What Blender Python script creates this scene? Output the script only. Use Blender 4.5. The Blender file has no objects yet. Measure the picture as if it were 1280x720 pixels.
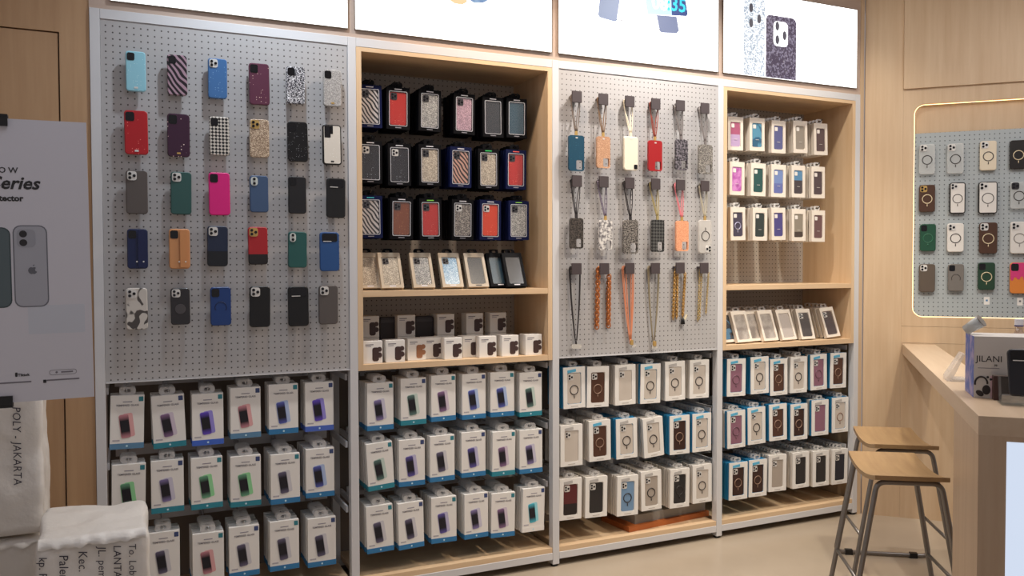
import bpy, bmesh, math, random
from mathutils import Vector, Matrix, noise
R_ = random.Random(7)
PI = math.pi
sc = bpy.context.scene
COL = sc.collection
# ------------------------------------------------------------------ camera
CF, CYAW, CPIT, CROL = 1050.0, 0.4358427, -0.0272511, -0.0026680
CPOS = Vector((0.07787, -3.62087, 1.48362))
fw = Vector((math.sin(CYAW)*math.cos(CPIT), math.cos(CYAW)*math.cos(CPIT), math.sin(CPIT)))
rt = Vector((math.cos(CYAW), -math.sin(CYAW), 0)); up = rt.cross(fw)
cr, sr = math.cos(CROL), math.sin(CROL)
RT, UP = rt*cr+up*sr, up*cr-rt*sr
cam = bpy.data.cameras.new('camera'); camo = bpy.data.objects.new('camera', cam); COL.objects.link(camo)
cam.sensor_width = 36; cam.lens = 36*CF/1280; cam.clip_start = .05
camo.matrix_world = Matrix((( RT.x, UP.x, -fw.x, CPOS.x), (RT.y, UP.y, -fw.y, CPOS.y), (RT.z, UP.z, -fw.z, CPOS.z), (0,0,0,1)))
sc.camera = camo
def px(x, y, Y=0.0):
    """a point of the photograph, read off on the upright plane at depth Y -> (X, Z)"""
    d = RT*((x-640)/CF) + UP*(-(y-360)/CF) + fw
    t = (Y-CPOS.y)/d.y
    p = CPOS + d*t
    return p.x, p.z
S2 = math.sqrt(.5)
WB = Vector((4.0756, -.0295, 0)); WU = Vector((S2, -S2, 0)); WV = Vector((S2, S2, 0))
def pw(x, y, v=0.0):
    """the same on the angled wall (v metres behind its face) -> (u, Z)"""
    d = RT*((x-640)/CF) + UP*(-(y-360)/CF) + fw
    t = ((WB+WV*v-CPOS).dot(WV))/d.dot(WV)
    p = CPOS + d*t
    return (p-WB).dot(WU), p.z
# ------------------------------------------------------------------ materials
def lin(h):
    h = h.lstrip('#'); out = []
    for i in (0, 2, 4):
        c = int(h[i:i+2], 16)/255
        out.append(c/12.92 if c <= .04045 else ((c+.055)/1.055)**2.4)
    return (*out, 1)
MATS = {}
def mat(hexc, rough=.5, metal=0.0, pat=None, hex2=None, emit=0.0, sc_=1.0):
    key = (hexc, rough, metal, pat, hex2, emit, sc_)
    if key in MATS: return MATS[key]
    m = bpy.data.materials.new('%s_%s' % (pat or 'plain', hexc.strip('#')))
    m.use_nodes = True; nt = m.node_tree; N = nt.nodes; L = nt.links
    b = N['Principled BSDF']
    b.inputs['Base Color'].default_value = lin(hexc); b.inputs['Roughness'].default_value = rough; b.inputs['Metallic'].default_value = metal
    m.diffuse_color = lin(hexc)
    def new(t, **kw):
        n = N.new(t)
        for k, v in kw.items(): setattr(n, k, v)
        return n
    def ramp(fac, stops, interp='LINEAR'):
        r = new('ShaderNodeValToRGB'); r.color_ramp.interpolation = interp
        e = r.color_ramp.elements
        e[0].position, e[0].color = stops[0]; e[1].position, e[1].color = stops[-1]
        for p, c in stops[1:-1]:
            k = e.new(p); k.color = c
        L.new(fac, r.inputs[0]); return r.outputs[0]
    def coords(scale):
        tc = new('ShaderNodeTexCoord'); mp = new('ShaderNodeMapping'); mp.inputs['Scale'].default_value = scale
        L.new(tc.outputs['Object'], mp.inputs[0]); return mp.outputs[0]
    def math_(op, a, b_=None, c=None):
        n = new('ShaderNodeMath', operation=op)
        for i, v in enumerate((a, b_, c)):
            if v is None: continue
            if isinstance(v, (int, float)): n.inputs[i].default_value = v
            else: L.new(v, n.inputs[i])
        return n.outputs[0]
    A, B = lin(hexc), lin(hex2 or hexc)
    base = b.inputs['Base Color']
    if pat == 'glitter':
        v = new('ShaderNodeTexVoronoi'); v.inputs['Scale'].default_value = 420*sc_
        L.new(coords((1, 1, 1)), v.inputs['Vector'])
        s = new('ShaderNodeSeparateColor'); L.new(v.outputs['Color'], s.inputs[0])
        L.new(ramp(s.outputs[0], [(0, A), (.5, A), (.78, B), (1, B)]), base)
        bp = new('ShaderNodeBump'); bp.inputs['Strength'].default_value = .6; bp.inputs['Distance'].default_value = .002
        L.new(s.outputs[1], bp.inputs['Height']); L.new(bp.outputs[0], b.inputs['Normal'])
        b.inputs['Roughness'].default_value = .3
    elif pat == 'sparkle':
        v = new('ShaderNodeTexVoronoi'); v.inputs['Scale'].default_value = 230*sc_
        L.new(coords((1, 0, 1)), v.inputs['Vector'])
        s = new('ShaderNodeSeparateColor'); L.new(v.outputs['Color'], s.inputs[0])
        pick = math_('GREATER_THAN', s.outputs[0], .88); near = math_('LESS_THAN', v.outputs['Distance'], .24)
        mx = new('ShaderNodeMix', data_type='RGBA'); L.new(math_('MULTIPLY', pick, near), mx.inputs[0])
        mx.inputs[6].default_value = A; mx.inputs[7].default_value = B; L.new(mx.outputs[2], base)
    elif pat == 'zebra':
        w = new('ShaderNodeTexWave'); w.inputs['Scale'].default_value = 17*sc_; w.inputs['Distortion'].default_value = 6
        w.inputs['Detail'].default_value = 1; w.inputs['Detail Scale'].default_value = .7
        mp = new('ShaderNodeMapping'); mp.inputs['Rotation'].default_value = (0, .7, 0)
        tc = new('ShaderNodeTexCoord'); L.new(tc.outputs['Object'], mp.inputs[0]); L.new(mp.outputs[0], w.inputs[0])
        L.new(ramp(w.outputs['Fac'], [(.5, A), (.6, B)]), base)
    elif pat == 'studs':
        w = new('ShaderNodeTexChecker'); w.inputs['Scale'].default_value = 105*sc_
        mp = new('ShaderNodeMapping'); mp.inputs['Rotation'].default_value = (0, .78, 0); mp.inputs['Location'].default_value = (.5, .0031, .5)
        tc = new('ShaderNodeTexCoord'); L.new(tc.outputs['Object'], mp.inputs[0]); L.new(mp.outputs[0], w.inputs[0])
        w.inputs['Color1'].default_value = A; w.inputs['Color2'].default_value = B; L.new(w.outputs[0], base)
    elif pat == 'swirl':
        n = new('ShaderNodeTexNoise'); n.inputs['Scale'].default_value = 16*sc_; n.inputs['Detail'].default_value = 1.0; n.inputs['Distortion'].default_value = 1.2
        L.new(coords((1, 1, 1)), n.inputs[0])
        L.new(ramp(n.outputs[0], [(.0, A), (.53, A), (.56, B), (1, B)]), base)
    elif pat == 'twotone':      # colour change across the height at sc_
        s = new('ShaderNodeSeparateXYZ'); L.new(coords((1, 1, 1)), s.inputs[0])
        L.new(ramp(math_('GREATER_THAN', s.outputs[2], sc_), [(0, B), (1, A)]), base)
    elif pat == 'print':        # printed wallpaper running from dark to a tint over the picture's height
        s = new('ShaderNodeSeparateXYZ'); L.new(coords((1, 1, 1)), s.inputs[0])
        f = math_('MULTIPLY_ADD', math_('ABSOLUTE', s.outputs[2]), 1/(.042*sc_), 0)
        L.new(ramp(f, [(.45, A), (1, B)]), base)
    elif pat == 'wood':
        n = new('ShaderNodeTexNoise'); n.inputs['Scale'].default_value = 1.0; n.inputs['Detail'].default_value = 5; n.inputs['Roughness'].default_value = .6
        scl = {1: (28, 28, 1.6), 2: (1.8, 28, 28), 3: (28, 1.8, 28)}[int(sc_)]
        L.new(coords(scl), n.inputs[0])
        L.new(ramp(n.outputs[0], [(.25, B), (.72, A)]), base)
        n2 = new('ShaderNodeTexNoise'); n2.inputs['Scale'].default_value = 6
    elif pat == 'peg':          # round 25 mm-pitch perforations
        s = new('ShaderNodeSeparateXYZ'); L.new(coords((1, 1, 1)), s.inputs[0])
        def cell(o):
            return math_('SUBTRACT', math_('FRACT', math_('MULTIPLY', o, 40.0)), .5)
        cx, cz = cell(s.outputs[0]), cell(s.outputs[2])
        d = math_('ADD', math_('MULTIPLY', cx, cx), math_('MULTIPLY', cz, cz))
        hole = math_('LESS_THAN', d, .0155*sc_)
        mx = new('ShaderNodeMix', data_type='RGBA'); L.new(hole, mx.inputs[0])
        mx.inputs[6].default_value = A; mx.inputs[7].default_value = B; L.new(mx.outputs[2], base)
    elif pat == 'stone':
        n = new('ShaderNodeTexNoise'); n.inputs['Scale'].default_value = 2.2; n.inputs['Detail'].default_value = 6
        L.new(coords((1, 1, 1)), n.inputs[0]); L.new(ramp(n.outputs[0], [(.3, A), (.75, B)]), base)
    elif pat == 'cloud':
        n = new('ShaderNodeTexNoise'); n.inputs['Scale'].default_value = 30*sc_; n.inputs['Detail'].default_value = 3
        L.new(coords((1, 1, 1)), n.inputs[0]); L.new(ramp(n.outputs[0], [(.42, A), (.6, B)]), base)
    elif pat == 'plastic':      # crinkled wrapping film
        n = new('ShaderNodeTexNoise'); n.inputs['Scale'].default_value = 9; n.inputs['Detail'].default_value = 5
        L.new(coords((1, 1, 1)), n.inputs[0])
        bp = new('ShaderNodeBump'); bp.inputs['Strength'].default_value = .55; bp.inputs['Distance'].default_value = .02
        L.new(n.outputs[0], bp.inputs['Height']); L.new(bp.outputs[0], b.inputs['Normal'])
    if emit:
        b.inputs['Emission Strength'].default_value = emit
        b.inputs['Emission Color'].default_value = A
        if base.is_linked:
            L.new(base.links[0].from_socket, b.inputs['Emission Color']); L.remove(base.links[0])
        base.default_value = (A[0]*.12, A[1]*.12, A[2]*.12, 1)
    MATS[key] = m; return m
def clear(tint='#ffffff', gloss=.18, rough=.12):
    key = ('clear', tint, gloss, rough)
    if key in MATS: return MATS[key]
    m = bpy.data.materials.new('clear_plastic'); m.use_nodes = True; nt = m.node_tree; N = nt.nodes; L = nt.links
    N.remove(N['Principled BSDF']); out = N['Material Output']
    t = N.new('ShaderNodeBsdfTransparent'); t.inputs[0].default_value = lin(tint)
    g = N.new('ShaderNodeBsdfGlossy'); g.inputs['Roughness'].default_value = rough
    mx = N.new('ShaderNodeMixShader'); mx.inputs[0].default_value = gloss
    L.new(t.outputs[0], mx.inputs[1]); L.new(g.outputs[0], mx.inputs[2]); L.new(mx.outputs[0], out.inputs[0])
    MATS[key] = m; return m
def milky(hexc='#dfe3e6', mixv=.45):
    key = ('milky', hexc, mixv)
    if key in MATS: return MATS[key]
    m = bpy.data.materials.new('frosted_plastic'); m.use_nodes = True; nt = m.node_tree; N = nt.nodes; L = nt.links
    b = N['Principled BSDF']; b.inputs['Base Color'].default_value = lin(hexc); b.inputs['Roughness'].default_value = .2
    t = N.new('ShaderNodeBsdfTransparent'); mx = N.new('ShaderNodeMixShader'); mx.inputs[0].default_value = mixv
    L.new(t.outputs[0], mx.inputs[1]); L.new(b.outputs[0], mx.inputs[2]); L.new(mx.outputs[0], N['Material Output'].inputs[0])
    MATS[key] = m; return m
WHITE_METAL = mat('#d2d2d4', .35)
TAB = milky('#e4e2e0', .42)
OAK = mat('#dfc3a0', .5, 0, 'wood', '#d2b28c', 0, 1)
OAKH = mat('#dfc3a0', .5, 0, 'wood', '#d2b28c', 0, 2)
WALLOAK = mat('#d2b898', .55, 0, 'wood', '#c4a684', 0, 1)
DOOROAK = mat('#c09c76', .5, 0, 'wood', '#b08b66', 0, 1)
HEADOAK = mat('#c2aea0', .45, 0, 'wood', '#b9a292', 0, 2)
PEG = mat('#b0aeae', .5, 0, 'peg', '#4d4846', 0, 1.0)
PEGN = mat('#b3aaa0', .55, 0, 'peg', '#4a423b', 0, 1.0)
PEGR = mat('#a9b0b2', .35, 0, 'peg', '#5a5e60', 0, 1.2)
CARD = mat('#e9e6e1', .55)
BLACK = mat('#141416', .4)
STEEL = mat('#b9babd', .3, .9)
DARKBLOCK = mat('#453c3e', .5)
INK = mat('#2c2a2c', .6)
GREYINK = mat('#77737a', .6)
FILM = clear('#ffffff', .06, .2)
LENS = mat('#15151a', .15)
SILVER = mat('#dcdad6', .3, .2)
GOLD = mat('#cfab68', .3, .5)
# ------------------------------------------------------------------ mesh helpers
MESH = {}
def fin(bm, name, smooth=False):
    bmesh.ops.remove_doubles(bm, verts=bm.verts, dist=1e-7)
    bmesh.ops.recalc_face_normals(bm, faces=bm.faces)
    me = bpy.data.meshes.new(name); bm.to_mesh(me); bm.free()
    if smooth:
        for p in me.polygons: p.use_smooth = True
    return me
def cached(key, fn, smooth=False):
    if key not in MESH:
        bm = bmesh.new(); fn(bm); MESH[key] = fin(bm, str(key[0]), smooth)
    return MESH[key]
def box(bm, x0, x1, y0, y1, z0, z1, M=None):
    vs = [bm.verts.new((x, y, z)) for x in (x0, x1) for y in (y0, y1) for z in (z0, z1)]
    if M is not None:
        for v in vs: v.co = M @ v.co
    for f in ((0,1,3,2),(4,6,7,5),(0,4,5,1),(2,3,7,6),(0,2,6,4),(1,5,7,3)): bm.faces.new([vs[i] for i in f])
def rr(w, h, r, n=5, cx=0, cz=0):
    r = max(min(r, w/2-1e-5, h/2-1e-5), 1e-5); out = []
    for k, (sx, sz) in enumerate(((1, 1), (-1, 1), (-1, -1), (1, -1))):
        for i in range(n+1):
            a = PI/2*(k+i/n); out.append((cx+sx*(w/2-r)+r*math.cos(a), cz+sz*(h/2-r)+r*math.sin(a)))
    return out
def slab(bm, loops):
    """closed body through same-length loops: [(points2d, y)]"""
    rings = [[bm.verts.new((x, y, z)) for x, z in pts] for pts, y in loops]
    n = len(rings[0])
    for a, b in zip(rings, rings[1:]):
        for i in range(n): bm.faces.new((a[i], a[(i+1) % n], b[(i+1) % n], b[i]))
    bm.faces.new(rings[0]); bm.faces.new(rings[-1])
def plate(bm, outer, holes, y0, y1):
    caps = []
    for y in (y0, y1):
        es, ls = [], []
        for pts in [outer]+holes:
            vs = [bm.verts.new((x, y, z)) for x, z in pts]
            es += [bm.edges.new((vs[i], vs[(i+1) % len(vs)])) for i in range(len(vs))]; ls.append(vs)
        bmesh.ops.triangle_fill(bm, use_beauty=True, use_dissolve=False, edges=es); caps.append(ls)
    for a, b in zip(*caps):
        n = len(a)
        for i in range(n): bm.faces.new((a[i], a[(i+1) % n], b[(i+1) % n], b[i]))
def tube(bm, pts, r, n=8, closed=False):
    pts = [Vector(p) for p in pts]; m = len(pts); rings = []; prev = None
    for i, p in enumerate(pts):
        a = pts[(i-1) % m] if closed or i > 0 else p
        b = pts[(i+1) % m] if closed or i < m-1 else p
        t = (b-a).normalized()
        if prev is None: nrm = t.orthogonal().normalized()
        else: nrm = (prev-t*prev.dot(t)).normalized()
        prev = nrm; bn = t.cross(nrm)
        rings.append([bm.verts.new(p+(nrm*math.cos(2*PI*k/n)+bn*math.sin(2*PI*k/n))*r) for k in range(n)])
    for i in range(m if closed else m-1):
        A, B = rings[i], rings[(i+1) % m]
        off = 0
        if closed and i == m-1:
            off = min(range(n), key=lambda o: sum((A[k].co-B[(k+o) % n].co).length for k in range(n)))
        for k in range(n): bm.faces.new((A[k], A[(k+1) % n], B[(k+1+off) % n], B[(k+off) % n]))
    if not closed: bm.faces.new(rings[0]); bm.faces.new(rings[-1])
def lathe(bm, prof, n=20):
    rings = [[bm.verts.new((r*math.cos(2*PI*k/n), r*math.sin(2*PI*k/n), z)) for k in range(n)] for r, z in prof]
    for a, b in zip(rings, rings[1:]):
        for k in range(n): bm.faces.new((a[k], a[(k+1) % n], b[(k+1) % n], b[k]))
    bm.faces.new(rings[0]); bm.faces.new(rings[-1])
def fillet(pts, r, n=5, closed=False):
    pts = [Vector(p) for p in pts]; out = []; m = len(pts)
    for i, p in enumerate(pts):
        if not closed and i in (0, m-1): out.append(p); continue
        a, b = pts[i-1], pts[(i+1) % m]
        da, db = (a-p), (b-p); k = min(r, da.length*.45, db.length*.45)
        s, e = p+da.normalized()*k, p+db.normalized()*k
        for j in range(n+1):
            t = j/n; out.append(s*(1-t)**2+p*2*t*(1-t)+e*t*t)
    return out
# ------------------------------------------------------------------ object helpers
def link(name, data, m=None, parent=None, loc=(0, 0, 0), rot=(0, 0, 0), label=None):
    o = bpy.data.objects.new(name, data); COL.objects.link(o)
    o.location = loc; o.rotation_euler = rot
    if parent is not None: o.parent = parent
    if m is not None:
        if not data.materials: data.materials.append(m)
        if data.materials[0] is not m:
            o.material_slots[0].link = 'OBJECT'; o.material_slots[0].material = m
    if label: o['label'] = label
    return o
def thing(name, label, cat, loc=(0, 0, 0), rot=(0, 0, 0), group=None):
    o = link(name, None, loc=loc, rot=rot); o.empty_display_size = .05
    o['label'] = label; o['category'] = cat
    if group: o['group'] = group
    return o
def tag(o, label, cat, group=None):
    o['label'] = label; o['category'] = cat
    if group: o['group'] = group
    return o
def made(name, fn, m, parent=None, loc=(0, 0, 0), rot=(0, 0, 0), smooth=False, label=None):
    bm = bmesh.new(); fn(bm); return link(name, fin(bm, name, smooth), m, parent, loc, rot, label)
def struct(name, fn, m, loc=(0, 0, 0), rot=(0, 0, 0)):
    o = made(name, fn, m, None, loc, rot); o['kind'] = 'structure'; return o
def text_mesh(s, size, bold=0.0, shear=0.0, space=1.0, align='CENTER'):
    key = ('text', s, size, bold, shear, space, align)
    if key in MESH: return MESH[key]
    cu = bpy.data.curves.new('lettering', 'FONT'); cu.body = s; cu.size = size; cu.offset = bold; cu.shear = shear
    cu.space_character = space; cu.align_x = align; cu.align_y = 'CENTER'; cu.extrude = .0002; cu.resolution_u = 2
    o = bpy.data.objects.new('lettering', cu); COL.objects.link(o)
    dg = bpy.context.evaluated_depsgraph_get(); me = bpy.data.meshes.new_from_object(o.evaluated_get(dg))
    bpy.data.objects.remove(o); me.transform(Matrix.Rotation(PI/2, 4, 'X')); me.name = 'lettering'; me.materials.clear()
    MESH[key] = me; return me
ORD = ['first', 'second', 'third', 'fourth', 'fifth', 'sixth', 'seventh']
ROW = ['top', 'middle', 'bottom']
# ================================================================== SETTING
struct('floor', lambda b: box(b, -2.5, 7, -5.5, .6, -.08, 0), mat('#b3a592', .28, 0, 'stone', '#a59684'))
struct('ceiling', lambda b: box(b, -2.5, 7, -5.5, .6, 3.2, 3.28), mat('#cfc9c2', .7))
struct('wall_back', lambda b: box(b, -.03, 4.08, .425, .5, 0, 3.2), mat('#6b625b', .7))
# panelled wood on the poster's side: a flush door leaf with its surround
door = struct('door_1', lambda b: box(b, -1.3, -.126, .012, .06, .0, 2.366), DOOROAK)
def left_wall(b):
    box(b, -.121, -.019, .008, .06, 0, 3.2); box(b, -2.5, -.121, .008, .06, 2.371, 3.2); box(b, -2.5, -1.305, .008, .06, 0, 2.371)
    box(b, -2.5, -.121, .055, .09, 0, 2.4)
struct('wall_left', left_wall, DOOROAK)
# header carrying the light boxes
struct('trim_1', lambda b: box(b, -.019, 4.02, .004, .424, 2.475, 3.2), HEADOAK)
struct('trim_2', lambda b: box(b, 4.018, 4.046, .0, .424, 0, 3.2), WALLOAK)
RW = (0, 0, -PI/4)
HX0, HX1, HZ0, HZ1, HR = .2254, 1.75, 1.1746, 2.4026, .055
def right_wall(b):
    hole = rr(HX1-HX0, HZ1-HZ0, HR, 8, (HX0+HX1)/2, (HZ0+HZ1)/2)
    plate(b, [(.1695, 1.1228), (3.4, 1.1228), (3.4, 3.2), (.1695, 3.2)], [hole], 0, .035)
    box(b, .1695, 3.4, 0, .035, 1.0266, 1.1214); box(b, .1695, 3.4, 0, .035, 0, 1.0252)
    box(b, -.035, .169, 0, .035, 0, 3.2)
    box(b, -.035, 3.4, .035, .08, 0, 3.2)
struct('wall_right', right_wall, WALLOAK, WB, RW)
struct('trim_3', lambda b: box(b, .17, 3.4, -.014, -.0005, 2.4925, 3.2), WALLOAK, WB, RW)
# ================================================================== SHELVING FRAME
fr = thing('shelving_frame', 'white metal shelving frame of four bays along the wood wall', 'shelving')
PW = .036
def chbox(b, x0, x1, y0, y1, z0, z1): slab(b, [(rr(x1-x0-.002, z1-z0-.002, .001, 1, (x0+x1)/2, (z0+z1)/2), y0), (rr(x1-x0, z1-z0, .001, 1, (x0+x1)/2, (z0+z1)/2), y0+.001), (rr(x1-x0, z1-z0, .001, 1, (x0+x1)/2, (z0+z1)/2), y1)])
for i in range(5):
    x = i*1.0
    link('post', cached(('post',), lambda b: (chbox(b, -PW/2, PW/2, 0, .04, .012, 2.475), box(b, -PW/2, PW/2, .36, .4, .012, 2.44))), WHITE_METAL, fr, (x, 0, 0))
    for y in (.02, .38): link('foot', cached(('foot',), lambda b: lathe(b, [(.017, 0), (.019, .006), (.01, .0118)], 14), True), BLACK, fr, (x, y, 0))
for i in range(4):
    x = i*1.0
    link('top_rail', cached(('top_rail',), lambda b: chbox(b, PW/2+.0005, 1-PW/2-.0005, .0005, .04, 2.437, 2.4745)), WHITE_METAL, fr, (x, 0, 0))
    link('base_rail', cached(('base_rail',), lambda b: (chbox(b, PW/2+.0005, 1-PW/2-.0005, .0005, .03, .036, .07), box(b, PW/2+.0005, 1-PW/2-.0005, .37, .4, .036, .07))), WHITE_METAL, fr, (x, 0, 0))
    link('base_shelf', cached(('base_shelf',), lambda b: box(b, PW/2+.001, 1-PW/2-.001, .003, .398, .0705, .0945)), OAKH, fr, (x, 0, 0), label='pale oak bottom shelf')
    link('back_panel', cached(('back_panel',), lambda b: box(b, PW/2+.001, 1-PW/2-.001, .4005, .412, .07, 1.02)), mat('#7d7268', .6), fr, (x, 0, 0))
    for z in (.99, .69, .4):
        link('hook_rail', cached(('hook_rail',), lambda b: box(b, PW/2+.03, 1-PW/2-.03, .34, .36, -.022, .022)), WHITE_METAL, fr, (x, 0, z))
        for s in (PW/2+.001, 1-PW/2-.010):
            link('side_arm', cached(('side_arm',), lambda b: box(b, 0, .009, .05, .362, -.014, .014)), WHITE_METAL, fr, (x+s, 0, z))
# pegboard panels
def pegboard(x, label):
    t = thing('pegboard', label, 'pegboard', (x, 0, 1.026))
    W, H = 1-PW-.002, 1.41
    made('panel', lambda b: box(b, PW/2+.001, 1-PW/2-.001, .004, .012, .004, H), PEG, t)
    made('edge_strip', lambda b: box(b, PW/2+.001, 1-PW/2-.001, -.001, .016, 0, .0035), WHITE_METAL, t)
    return t
peg_a = pegboard(0, 'grey perforated board of thirty plain phone cases beside the poster')
peg_c = pegboard(2, 'grey perforated board hung with lanyard cases and necklaces')
# niches
def niche(x, label):
    t = thing('display_niche', label, 'display cabinet', (x, 0, 0))
    a, c, th = PW/2+.001, 1-PW/2-.001, .023
    for k in (a, c-th):
        made('side_panel', lambda b: box(b, k, k+th, .001, .398, 1.02, 2.436), OAK, t)
    made('top_panel', lambda b: box(b, a+th, c-th, .001, .398, 2.418, 2.436), OAKH, t)
    for z0, z1 in ((1.02, 1.046), (1.345, 1.371)):
        made('shelf', lambda b: box(b, a+th+.0003, c-th-.0003, .002, .388, z0, z1), OAKH, t)
    made('back_board', lambda b: box(b, a+th+.0003, c-th-.0003, .3885, .398, 1.0465, 2.4175), PEGN, t, label='perforated back board')
    return t
niche(1, 'oak display niche holding black boxed glitter cases and car mounts')
niche(3, 'oak display niche holding white boxed cases beside the counter wall')
# light boxes
GRAPH = {}
LBM = mat('#ffffff', .4, 0, None, None, 3.2)
LBL = ['white lit sign box above the board of plain cases', 'white lit sign box above the niche of black boxes',
       'white lit sign box picturing phones on folding stands', 'white lit sign box picturing two speckled phone cases']
LB = []
for i in range(4):
    x0 = [.056, 1.016, 2.016, 3.012][i]; x1 = [.981, 1.976, 2.976, 3.981][i]
    t = thing('lightbox', LBL[i], 'lit sign', (0, 0, 0)); LB.append(t)
    made('lit_panel', lambda b: slab(b, [(rr(x1-x0, .45, .002, 2, (x0+x1)/2, 2.735), -.004), (rr(x1-x0, .45, .002, 2, (x0+x1)/2, 2.735), .0035)]), LBM, t)
    made('rim', lambda b: plate(b, rr(x1-x0+.007, .457, .003, 2, (x0+x1)/2, 2.735), [rr(x1-x0+.001, .451, .002, 2, (x0+x1)/2, 2.735)], -.006, .0035), mat('#8d8378', .4, .5), t)
def decal(name, pts, m, t, y=-.0048, label=None):
    return made(name, lambda b: slab(b, [(pts, y-.0006), (pts, y)]), m, t, label=label)
def quadpx(*ps): return [px(*p) for p in ps]
# sign 2: foot of a printed picture: an orange and a blue pair
def disc(cx, cz, rx, rz, n=20): return [(cx+rx*math.cos(2*PI*k/n), cz+rz*math.sin(2*PI*k/n)) for k in range(n)]
decal('printed_picture', quadpx((561, -20), (583, -20), (583, 3), (578, 6), (568, 5), (561, 0)), mat('#f0c99a', .5, 0, None, None, .85), LB[1], label='orange printed shape')
decal('printed_picture', quadpx((586, -20), (609, -20), (609, 1), (603, 4), (592, 4), (586, 0)), mat('#5b86b8', .5, 0, 'cloud', '#89b0d6', .8), LB[1], label='blue printed shape')
PB = mat('#8b9cc0', .5, 0, None, None, .75); PG = mat('#7f8aad', .5, 0, None, None, .75)
decal('printed_phone', quadpx((750, -12), (776, -12), (770, 27), (766, 27), (749, 22), (747, 19)), PB, LB[2])
def st(b): tube(b, [(x, -.0056, z) for x, z in quadpx((774, 10), (778, 24), (777, 26), (770, 25))], .0022, 6)
made('printed_stand', st, mat('#9a9aa2', .5, 0, None, None, .6), LB[2])
def st2(b): tube(b, [(x, -.0056, z) for x, z in quadpx((820, 24), (817, 35), (818, 37), (824, 37))], .0022, 6)
made('printed_stand', st2, mat('#9a9aa2', .5, 0, None, None, .6), LB[2])
def st3(b): tube(b, [(x, -.0056, z) for x, z in quadpx((798, 0), (793, 4), (793, 9), (799, 15), (807, 17))], .0015, 6)
made('printed_stand', st3, mat('#c5c0c0', .5, 0, None, None, .8), LB[2])
decal('printed_phone', quadpx((820, 19), (845, 21), (848, 39), (845, 42), (826, 41), (824, 39)), PG, LB[2])
decal('printed_screen', quadpx((804, -12), (838, -12), (839, 19.5), (809, 18)), mat('#b9def7', .5, 0, None, None, 1.0), LB[2])
decal('printed_screen', quadpx((838, -12), (854, -12), (859, 18), (857, 20.6), (839, 19.5)), mat('#39508f', .5, 0, None, None, .8), LB[2])
xa, za = px(826, 5); made('printed_clock', lambda b: None, None) if False else None
o = link('printed_clock', text_mesh('08', .1, .002), mat('#effcff', .5, 0, None, None, 2.0), LB[2], (px(824, 5)[0], -.0062, px(824, 5)[1]))
o = link('printed_clock', text_mesh(':35', .1, .002), mat('#39d7f5', .5, 0, None, None, 1.0), LB[2], (px(845, 7)[0], -.0062, px(845, 7)[1]))
# sign 4: two printed speckled phones
def prt(x0, x1, ytop, ybot, m, cam_m, plate_m, shift):
    a0, zt = px(x0, ytop); a1, zb = px(x1, ybot)
    zb = 2.512; w, h = a1-a0, zt-zb
    t = LB[3]
    pts = [(a0, zb), (a1, zb)]+[(p, q) for p, q in rr(w, .1, .03, 4, (a0+a1)/2, zt-.05) if q > zt-.05]
    decal('printed_phone', pts, m, t, -.0048-shift)
    return (a0+a1)/2, zt, w
cx, zt, w = prt(929, 955, -6, 98, mat('#eef2f6', .5, 0, 'glitter', '#8f9fb2', 1.1, .35), None, None, 0)
for dx, y in ((938, 10), (938, 29), (948, 24)):
    a, z = px(dx, y); decal('printed_lens', disc(a, z, .013, .024), mat('#5f5c70', .5, 0, None, None, .4), LB[3], -.0056)
cx, zt, w = prt(956.5, 994, 18, 100, mat('#4b4053', .5, 0, 'glitter', '#8d8599', 1.0, .3), None, None, .0008)
a0, z0 = px(966, 24); a1, z1 = px(983.5, 62)
decal('printed_camera', rr(a1-a0, z0-z1-.02, .025, 5, (a0+a1)/2, (z0+z1)/2), mat('#ffffff', .5, 0, None, None, 2.2), LB[3], -.0064)
for dx, y in ((970.5, 33), (970.5, 50), (979.5, 45)):
    a, z = px(dx, y); decal('printed_lens', disc(a, z, .014, .025), mat('#5f5c70', .5, 0, None, None, .4), LB[3], -.0072)
# ================================================================== PHONE CASES
def case_mesh(w, h, d, r, hole):
    def f(b):
        if hole:
            hw, hh, hx, hz = hole
            plate(b, rr(w, h, r), [rr(hw, hh, .006, 3, hx, hz)], -d, 0)
        else:
            slab(b, [(rr(w-.006, h-.006, r-.003), -d), (rr(w-.0015, h-.0015, r-.001), -d+.0017), (rr(w, h, r), -d+.0045), (rr(w, h, r), 0)])
    return cached(('shell', round(w, 3), round(h, 3), d, r, hole), f)
def flat(name, w, h, r, y, m, t, x=0, z=0, th=.0014, label=None, ry=0):
    me = cached((name, round(w, 4), round(h, 4), r, th), lambda b: slab(b, [(rr(w, h, r, 4), -th), (rr(w, h, r, 4), 0)]))
    return link(name, me, m, t, (x, y, z), (0, ry, 0), label)
def ring(t, x, z, y, m, r=.024, bar=True, arc=False):
    def f(b):
        n = 28
        if arc: tube(b, [(r*math.cos(a), 0, r*math.sin(a)) for a in [PI*(-.15+1.3*k/20) for k in range(21)]], .0016, 6)
        else: tube(b, [(r*math.cos(2*PI*k/n), 0, r*math.sin(2*PI*k/n)) for k in range(n)], .0016+.0009*(r > .016), 6, True)
        if bar: box(b, -.002, .002, -.0016, .0016, -r-.019, -r-.005)
    link('magnet_ring', cached(('magnet_ring', r, bar, arc), f, True), m, t, (x, y, z))
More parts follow.
